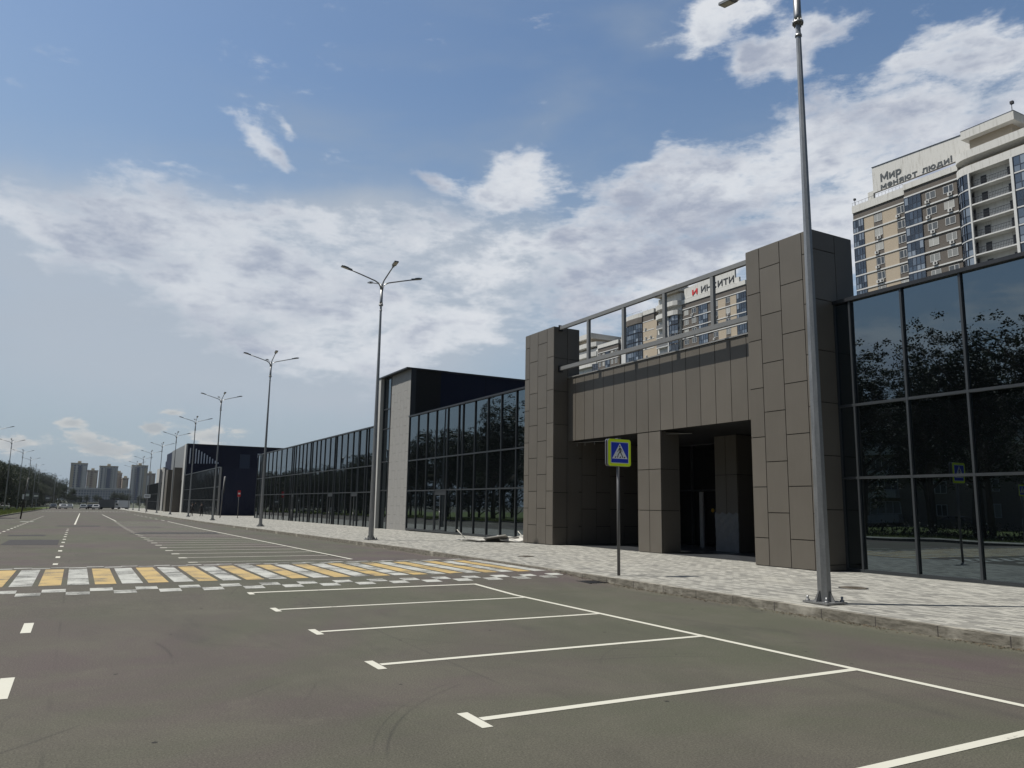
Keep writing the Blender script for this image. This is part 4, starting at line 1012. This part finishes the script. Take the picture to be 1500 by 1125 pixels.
MB().box(-9,56,1050,1068,GZ-3,14.6).build('wall', FW[2], o); MB().box(-9.5,56.5,1049.6,1068.4,14.6,15.9).build('roof_band', WHC, o)
for x in (8,24,38,50): MB().box(x,x+2,1049,1049.55,14,18).build('stair_head', WHC, o)
o = thing('pale_shed', (14,420,GZ), 'low pale shed between bushes at the end of the street', 'shed')
MB().box(4.6,10.4,420,428,GZ-1,.45).build('wall', CREAM, o); MB().box(4.4,10.6,419.8,428.2,.45,.7).build('roof', WHC, o)

# ------------------------------------------------------------------ trees
def crown_mesh(name, h, rx, seed, nleaf, mat, parent, base=.22, lsize=.30, lobes=9, loc=(0,0,0)):
    r_ = random.Random(seed); m = MB(); L_ = []
    for k in range(lobes):
        a = r_.uniform(0,6.28); q = r_.uniform(0,.62)*rx; zz = h*(base+.16)+(h*(1-base)-h*.30)*r_.random()
        s_ = rx*r_.uniform(.38,.62)*(1-.25*abs(zz/h-.6))
        L_.append((q*math.cos(a), q*math.sin(a), zz, s_, s_*r_.uniform(.75,1.05)))
    L_.append((0,0,h*.62,rx*.62,h*.22)); L_.append((r_.uniform(-.6,.6),r_.uniform(-.6,.6),h*.84,rx*.40,h*.15))
    clumps = []
    for k in range(nleaf//38):
        x, y, z, s_, sz = r_.choice(L_)
        d = Vector((r_.gauss(0,1),r_.gauss(0,1),r_.gauss(0,1))).normalized()*(r_.random()**.28)
        clumps.append((x+d.x*s_, y+d.y*s_, z+d.z*sz, r_.uniform(.35,.75)*rx/5))
    for cx, cy, cz, cs in clumps:
        for i in range(38):
            p = Vector((cx+r_.gauss(0,cs*.42), cy+r_.gauss(0,cs*.42), cz+r_.gauss(0,cs*.33)))
            u = Vector((r_.gauss(0,1),r_.gauss(0,1),r_.gauss(0,.6))).normalized(); v = u.cross(Vector((r_.gauss(0,1),r_.gauss(0,1),r_.gauss(0,1)))).normalized()
            s_ = lsize*r_.uniform(.6,1.3)
            m.face([p+u*s_*.5, p+v*s_*.28, p-u*s_*.5, p-v*s_*.28])
    return m.build('crown', mat, parent, (0,0,0))
def make_tree(h, rx, seed, nleaf, mat, label, group, base=.22, lsize=.23, lobes=9, name='deciduous_tree', cat='tree'):
    r_ = random.Random(seed*3+1)
    o = thing(name, (0,0,0), label, cat, group)
    t_ = MB(); lean = (r_.uniform(-.5,.5), r_.uniform(-.5,.5))
    t_.tube([(0,0,-.3),(lean[0]*.2,lean[1]*.2,h*.2),(lean[0]*.6,lean[1]*.6,h*.5),(lean[0],lean[1],h*.85)], [h*.020,h*.016,h*.010,h*.003], 8)
    for k in range(9):
        z = h*(base+.02)+h*.45*k/9; a = r_.uniform(0,6.28); L_ = rx*r_.uniform(.5,.85)
        q = Vector((lean[0]*z/h, lean[1]*z/h, z)); e_ = q+Vector((math.cos(a)*L_, math.sin(a)*L_, L_*.75)); mid = (q+e_)/2+Vector((0,0,-.25))
        t_.tube([q,mid,e_], [h*.008,h*.005,h*.002], 6)
    t_.build('trunk', TRUNK, o)
    crown_mesh('crown', h, rx, seed, nleaf, mat, o, base, lsize, lobes)
    return o
TG = 'trees along the left verge'
TP = [make_tree(17.5,5.6,11,21000,LEAF1,'','',lobes=12), make_tree(15.5,5.0,12,17000,LEAF2,'','',lobes=9), make_tree(19,5.8,13,22000,LEAF1,'','',lobes=13), make_tree(13,5.4,14,16000,LEAF1,'','',base=.0,lobes=14), make_tree(16,4.6,15,15000,LEAF1,'','',base=.3,lsize=.21,lobes=8)]
tl = ['tall dark leafy tree in the dense row along the left verge','rounded mid green tree in the row along the left verge','tallest broad dark tree in the row along the left verge','low bushy mid green tree in the row along the left verge','open crowned tree with bare lower trunk in the left row']
used = [False]*5
def put_tree(i, x, y, s_=1., z=None):
    z = pz(min(y,340))-.05 if z is None else z; rzz = rnd.uniform(0,6.28)
    if not used[i]:
        used[i] = True; o = TP[i]; o.location = (x,y,z); o.rotation_euler = (0,0,rzz); o.scale = (s_,)*3; o['label'] = tl[i]; o['group'] = TG
    else: o = place_copy(TP[i], (x,y,z), tl[i], rzz, s_)
    return o
for i, x, y, s_ in ((0,-20,42,.90),(2,-21.5,37.5,.80),(0,-19.5,32.5,.90),(4,-20.5,28,.97),(0,-21,23.5,.92),(1,-25,34.8,.95),(1,-25,40,.95)): put_tree(i, x, y, s_)
y = -28.
while y < 150:      # nearer stretch, seen in the mirror glass
    if 20 < y < 45: y = 46.
    i = rnd.choice((0,1,2,0,4)); put_tree(i, (-20.5 if y < 40 else -19)+rnd.uniform(-2,2), y, rnd.uniform(.82,1.08)*(.90 if y < 40 else 1)); put_tree(3, -27+rnd.uniform(-2,2), y+4, rnd.uniform(.8,1.05)) if y > 32 else None; y += rnd.uniform(6,8.5)
for y in (52,64,77,101,125): put_tree(rnd.choice((0,2)), -31+rnd.uniform(-2,2), y, rnd.uniform(.85,1.05))
y = 152.
while y < 520:
    put_tree(rnd.choice((0,1,0,2)), -22+rnd.uniform(-1.5,1.5), y, rnd.uniform(.82,.98)*(.86 if y < 300 else 1)); put_tree(3, -15.5+rnd.uniform(-1,1.5), y+3, rnd.uniform(.6,.85)); put_tree(3, -25+rnd.uniform(-1,1.5), y+1, rnd.uniform(.9,1.05)); y += rnd.uniform(6,9)
y = 525.
while y < 1000: put_tree(rnd.choice((0,2)), -20+rnd.uniform(-2,2), y, rnd.uniform(1.,1.15), GZ-.5); y += rnd.uniform(16,24)
for x, y, s_, i in ((-9.8,432,.8,3),(-6.4,400,.62,3),(-3.6,418,.5,3),(9,470,.5,3),(-5.5,425,.72,1),(-2.2,430,.60,1),(-8,455,.8,0),(1.5,470,.45,3),(5,520,.5,3),(16,450,.62,3),(20.5,455,.6,3),(24,470,.5,3),(30,480,.5,3),(12,520,.45,3),(36,520,.45,3),(41,500,.5,1),(46,520,.5,3),(-1,520,.5,3),(28,560,.6,3),(52,540,.5,3)):
    o = put_tree(i, x, y, s_, GZ-.4); o['label'] = 'bushy tree among the low greenery at the far end of the street'; o['group'] = 'trees at the end of the street'
# low hedge behind the footway, seen in the mirror glass
hd = MB(); r_ = random.Random(5)
for k in range(16000):
    y = r_.uniform(-25,60); x = -14.2+r_.gauss(0,.55); z = pz(y)+abs(r_.gauss(0,.45)); u = Vector((r_.gauss(0,1),r_.gauss(0,1),r_.gauss(0,1))).normalized()*.11; v = u.cross(Vector((0,0,1))).normalized()*.05; p = Vector((x,y,z))
    hd.face([p+u,p+v,p-u,p-v])
tag(hd.build('hedge', LEAF1, None, (0,0,0)), 'low dark hedge along the left verge before the trees', 'hedge')
gr = MB(); r_ = random.Random(9)
for k in range(26000):
    y = 70+170*r_.random()**1.3 if k % 4 else r_.uniform(-25,70); x = LK-.2-(2.6 if y < 48.6 else 0)-abs(r_.gauss(0,3.2)); z = pz(y)-.02; h = r_.uniform(.08,.30); a = r_.uniform(0,6.28); dx, dy = math.cos(a)*.03, math.sin(a)*.03; lx, ly = r_.gauss(0,.06), r_.gauss(0,.06)
    gr.face([(x-dx,y-dy,z),(x+dx,y+dy,z),(x+lx,y+ly,z+h)])
tag(gr.build('grass', mat_leaf('grass_blades', (.06,.09,.02), (.17,.19,.05)), None, (0,0,0)), 'rough green and yellow grass on the left verge', 'grass', kind='stuff')

# ------------------------------------------------------------------ low brick flats across the road (seen in the mirror glass)
fl = thing('brick_flats', (-52,30,0), 'five storey brown brick flats behind the left trees, seen in the mirror glass', 'block of flats')
MB().box(-64,-52,-35,85,-.2,15.6).build('wall', mat_brickish('flats_brick', (.19,.14,.11), (.24,.19,.15)), fl)
MB().box(-64.3,-51.7,-35.3,85.3,15.6,16.1).build('cornice', WHITEW, fl)
for x in (-20,10,40,70): MB().box(-60,-56,x,x+2,16.1,18).build('chimney', WHITEW, fl)
k = 0
for fli in range(5):
    for i in range(19):
        y = -32+i*6.2; z = 1.4+fli*2.9
        q = MB(); wd = 1.6 if i % 3 else 3.6
        q.box(-51.98,-51.9,y,y+wd,z,z+.08); q.box(-51.98,-51.9,y,y+wd,z+1.42,z+1.5)
        for j in range(3 if wd < 2 else 5): yy = y+(wd-.08)*j/(2 if wd < 2 else 4); q.box(-51.98,-51.9,yy,yy+.08,z+.08,z+1.42)
        o_ = q.build('window', WFRM, fl); q = MB().box(-51.99,-51.96,y+.08,y+wd-.08,z+.08,z+1.42); q.build('pane', TGLASS, o_)
        if i % 3 == 0: MB().box(-51.95,-51.2,y-.1,y+wd+.1,z-1.0,z-.05).build('balcony', WHITEW, fl)

# ------------------------------------------------------------------ vehicles
def make_car(col, label, group=None, van=False):
    o = thing('parked_car', (0,0,0), label, 'car', group)
    paint, t_, b = newmat('car_paint', .25, .3, .6, col); b.inputs['Coat Weight'].default_value = .6
    L_, W = 4.4, .88
    prof = [(-2.2,.35),(-2.2,.75),(-2.1,.92),(-1.45,.98),(-.75,1.42),(.65,1.46),(1.55,1.02),(2.1,.94),(2.2,.7),(2.2,.35)] if not van else [(-2.2,.35),(-2.25,.8),(-2.0,1.05),(-1.5,1.12),(-.9,1.62),(1.7,1.66),(2.1,1.1),(2.2,.7),(2.2,.35)]
    bd_ = MB(); n = len(prof)
    def ring(wd, sc): return [(x, wd*(1 if z < 1.0 else .86), z) for x, z in prof]
    a = [(x,-W*(1 if z < 1.05 else .84),z) for x, z in prof]; c = [(x,W*(1 if z < 1.05 else .84),z) for x, z in prof]
    bd_.face(a); bd_.face(list(reversed(c)))
    for i in range(n): bd_.face([a[i],c[i],c[(i+1)%n],a[(i+1)%n]])
    bo = fixn(bd_.build('body', paint, o))
    g_ = MB(); top = max(z for _, z in prof)-.08
    for s_ in (-1,1):
        y_ = s_*W*.93
        g_.face([(-1.3,s_*W*.985,1.02),(1.35,s_*W*.985,1.02),(.65,s_*W*.86,top),(-.7,s_*W*.86,top)])
    g_.face([(-1.5,-.7,1.0),(-1.5,.7,1.0),(-.82,.62,top),(-.82,-.62,top)]); g_.face([(1.62,-.7,1.02),(.74,-.62,top),(.74,.62,top),(1.62,.7,1.02)])
    g_.build('windows', CGLASS, o)
    for sx in (-1.35,1.35):
        for sy in (-1,1):
            wv = MB().tube([(sx,sy*.72,.32),(sx,sy*.90,.32)], .32, 16).build('wheel', TYRE, o); MB().tube([(sx,sy*.895,.32),(sx,sy*.91,.32)], .19, 12).build('rim', FLASH, wv)
    for sy in (-.62,.62):
        MB().box(-2.27,-2.18,sy-.18,sy+.18,.68,.84).build('headlight', SWHITE, o); MB().box(2.16,2.24,sy-.18,sy+.18,.72,.88).build('tail_light', RED, o)
    return o
cars = [((.55,.56,.57),'small white car parked at the far end, left of the road axis',-3.3,262,90),((.10,.11,.12),'dark grey car parked leftmost at the far end',-5.9,262,90),
 ((.30,.32,.34),'silver grey car near the middle at the far end',1.7,264,90),((.03,.03,.035),'black car right of the silver grey one at the far end',3.7,264,80),((.58,.58,.58),'white car beside the grey box truck at the far end',5.0,258,85),
 ((.6,.6,.6),'white hatchback second from the left at the far end',-3.9,276,95),((.45,.47,.48),'light grey car farther back at the far end',-1.9,282,90)]
for col, lb, x, y, a in cars:
    c = make_car(col, lb, 'cars parked at the far end'); c.location = (x,y,g(y)); c.rotation_euler = (0,0,R(a))
for i, (y, col, lb) in enumerate([(2,(.6,.6,.6),'white car parked across the left verge, seen in the mirror glass'),(12,(.3,.02,.02),'dark red car parked across the left verge, seen in the mirror glass'),(21,(.5,.52,.55),'silver car parked across the left verge, seen in the mirror glass'),(33,(.62,.62,.62),'second white car parked across the left verge beyond the silver one'),(47,(.05,.06,.1),'dark blue car parked across the left verge, seen in the mirror glass')]):
    c = make_car(col, lb, 'cars parked by the brick flats'); c.location = (-41,y,pz(y)); c.rotation_euler = (0,0,R(88))
for i, (y, col, lb) in enumerate([(150,(.02,.02,.025),'black car parked under the left trees'),(176,(.4,.4,.42),'grey car parked under the left trees')]):
    c = make_car(col, lb); c.location = (-14.0,y+30,pz(y+30)); c.rotation_euler = (0,0,R(90))
# box truck and white van standing crosswise
def van(loc, boxm, cabm, bl, bh, label, name='box_truck', cat='truck', flip=1):
    x, y, z = loc; o = thing(name, loc, label, cat)
    MB().box(x-bl/2*flip-.0, x+bl/2*flip, y-1.1, y+1.1, z+.62, z+bh).build('cargo_box', boxm, o)
    cx = x+flip*(bl/2)
    pr = [(cx,z+.45),(cx+flip*2.0,z+.45),(cx+flip*2.0,z+1.05),(cx+flip*1.25,z+1.25),(cx+flip*.75,z+2.05),(cx,z+2.1)]
    cb = fixn(MB().prism(pr, 'y', y-1.0, y+1.0).build('cab', cabm, o))
    MB().prism([(cx+flip*.25,z+1.3),(cx+flip*1.05,z+1.3),(cx+flip*.65,z+1.9),(cx+flip*.25,z+1.9)], 'y', y-1.03, y-1.01).build('side_window', CGLASS, cb)
    MB().box(x-bl/2*flip, cx+flip*1.6, y-.5, y+.5, z+.42, z+.62).build('chassis', DKM, o)
    for wx in (x-bl/2*flip+flip*.9, cx+flip*1.3):
        for s_ in (-1,1): MB().tube([(wx,y+s_*.78,z+.38),(wx,y+s_*1.02,z+.38)], .38, 16).build('wheel', TYRE, o)
van((7.9,268,g(268)), simple('grey_tarpaulin', (.13,.135,.14), .7), simple('van_white', (.55,.56,.57), .4), 4.4, 2.95, 'grey box truck standing crosswise at the far end of the road')
van((13.0,276,g(276)), simple('white_box', (.5,.52,.55), .5), simple('van_white2', (.55,.56,.57), .4), 3.4, 2.8, 'white van with a boxy body right of the grey truck', 'delivery_van', 'van', -1)

# ------------------------------------------------------------------ people on the pavement
SKIN = simple('skin', (.20,.13,.10), .6); DRESS = simple('dark_clothes', (.012,.012,.014), .9, var=.2); HAIR = simple('dark_hair', (.015,.012,.010), .8)
def person(loc, facing, label, pose):
    o = thing('person', loc, label, 'person', None)
    v = [(0,0,.95),(0,0,1.15),(0,0,1.38),(0,0,1.48),(0,.01,1.60),(0,.01,1.72),
         (.19,0,1.40),(.30,0,1.15),(.28,-.1,.92), (-.19,0,1.40)]+pose+[(.10,0,.90),(.11,-.03,.50),(.13,.0,.08),(.14,-.13,.04),(-.10,0,.90),(-.13,.06,.50),(-.17,.12,.08),(-.18,-.0,.04)]
    e = [(0,1),(1,2),(2,3),(3,4),(4,5),(2,6),(6,7),(7,8),(2,9),(9,10),(10,11),(0,12),(12,13),(13,14),(14,15),(0,16),(16,17),(17,18),(18,19)]
    rad = [.15,.14,.16,.06,.10,.085,.07,.05,.035,.07,.05,.035,.10,.07,.045,.04,.10,.07,.045,.04]
    me = bpy.data.meshes.new('body'); me.from_pydata(v, e, []); ob = bpy.data.objects.new('body', me); COL.objects.link(ob)
    md = ob.modifiers.new('s','SKIN'); ob.modifiers.new('u','SUBSURF').levels = 1
    sv = me.skin_vertices[0].data
    for i, r_ in enumerate(rad): sv[i].radius = (r_, r_*.8)
    sv[0].use_root = True
    bpy.context.view_layer.update()
    m2 = bpy.data.meshes.new_from_object(ob.evaluated_get(bpy.context.evaluated_depsgraph_get())); bpy.data.objects.remove(ob)
    m2.name = 'body'; m2.materials.clear(); m2.materials.append(DRESS); m2.materials.append(SKIN)
    for p in m2.polygons:
        p.use_smooth = True
        if p.center.z > 1.46 and abs(p.center.x) < .14 and p.center.y < .12: p.material_index = 1
        if (p.center-Vector(v[11])).length < .14 or (p.center-Vector(v[8])).length < .09: p.material_index = 1
    b = bpy.data.objects.new('body', m2); COL.objects.link(b); b.parent = o
    h = MB()
    for i in range(6):
        for j in range(10):
            def P(i,j): th, ph = i/6*math.pi*.55, j/10*2*math.pi; return (.115*math.sin(th)*math.cos(ph), .035+.12*math.sin(th)*math.sin(ph), 1.67+.125*math.cos(th))
            h.face([P(i,j),P(i+1,j),P(i+1,j+1),P(i,j+1)], True)
    h.build('hair', HAIR, o, (0,0,0))
    o.rotation_euler = (0,0,facing)
    return o
person((13.55,112,pz(112)), 2.5, 'person in black clothes at the left, beside the fifth lamp post, with one hand raised', [(-.36,-.1,1.55),(-.30,-.16,1.80)])
person((14.75,112.5,pz(112)), -2.3, 'person in black clothes at the right, standing with a hand raised to the head', [(-.38,-.12,1.45),(-.22,-.12,1.66)])

hzb = MB().box(-420,420,-60,1330,-12,84).build('haze', bpy.data.materials.new('haze_air'))
hm = hzb.data.materials[0]; hm.use_nodes = True; hn = hm.node_tree; hn.nodes.clear()
vo = hn.nodes.new('ShaderNodeVolumePrincipled'); om = hn.nodes.new('ShaderNodeOutputMaterial'); hn.links.new(vo.outputs[0], om.inputs['Volume'])
vo.inputs['Color'].default_value = (.80,.87,1,1); vo.inputs['Density'].default_value = .00006
tag(hzb, 'thin pale haze filling the air over the street', 'haze', kind='stuff')

lt = MB(); r_ = random.Random(21)
for k in range(900):
    y = r_.choice((4.5,6.2,8.1,9.4,11.8,13.2,14.6,16.2))+r_.gauss(0,.45); x = kx(y)-.02-abs(r_.gauss(0,.10)); z = rz(y)+.004+r_.random()*.012; a = r_.uniform(0,6.28); q_ = r_.uniform(.008,.028)
    lt.face([(x+q_*math.cos(a),y+q_*math.sin(a),z),(x+q_*.5*math.cos(a+1.6),y+q_*.5*math.sin(a+1.6),z+.008),(x-q_*math.cos(a),y-q_*math.sin(a),z),(x+q_*.5*math.cos(a-1.6),y+q_*.5*math.sin(a-1.6),z+.002)])
tag(lt.build('leaf_litter', simple('dry_litter', (.07,.05,.03), .95, island=.5)), 'small dry leaves and grit at the foot of the kerb', 'litter', kind='stuff')
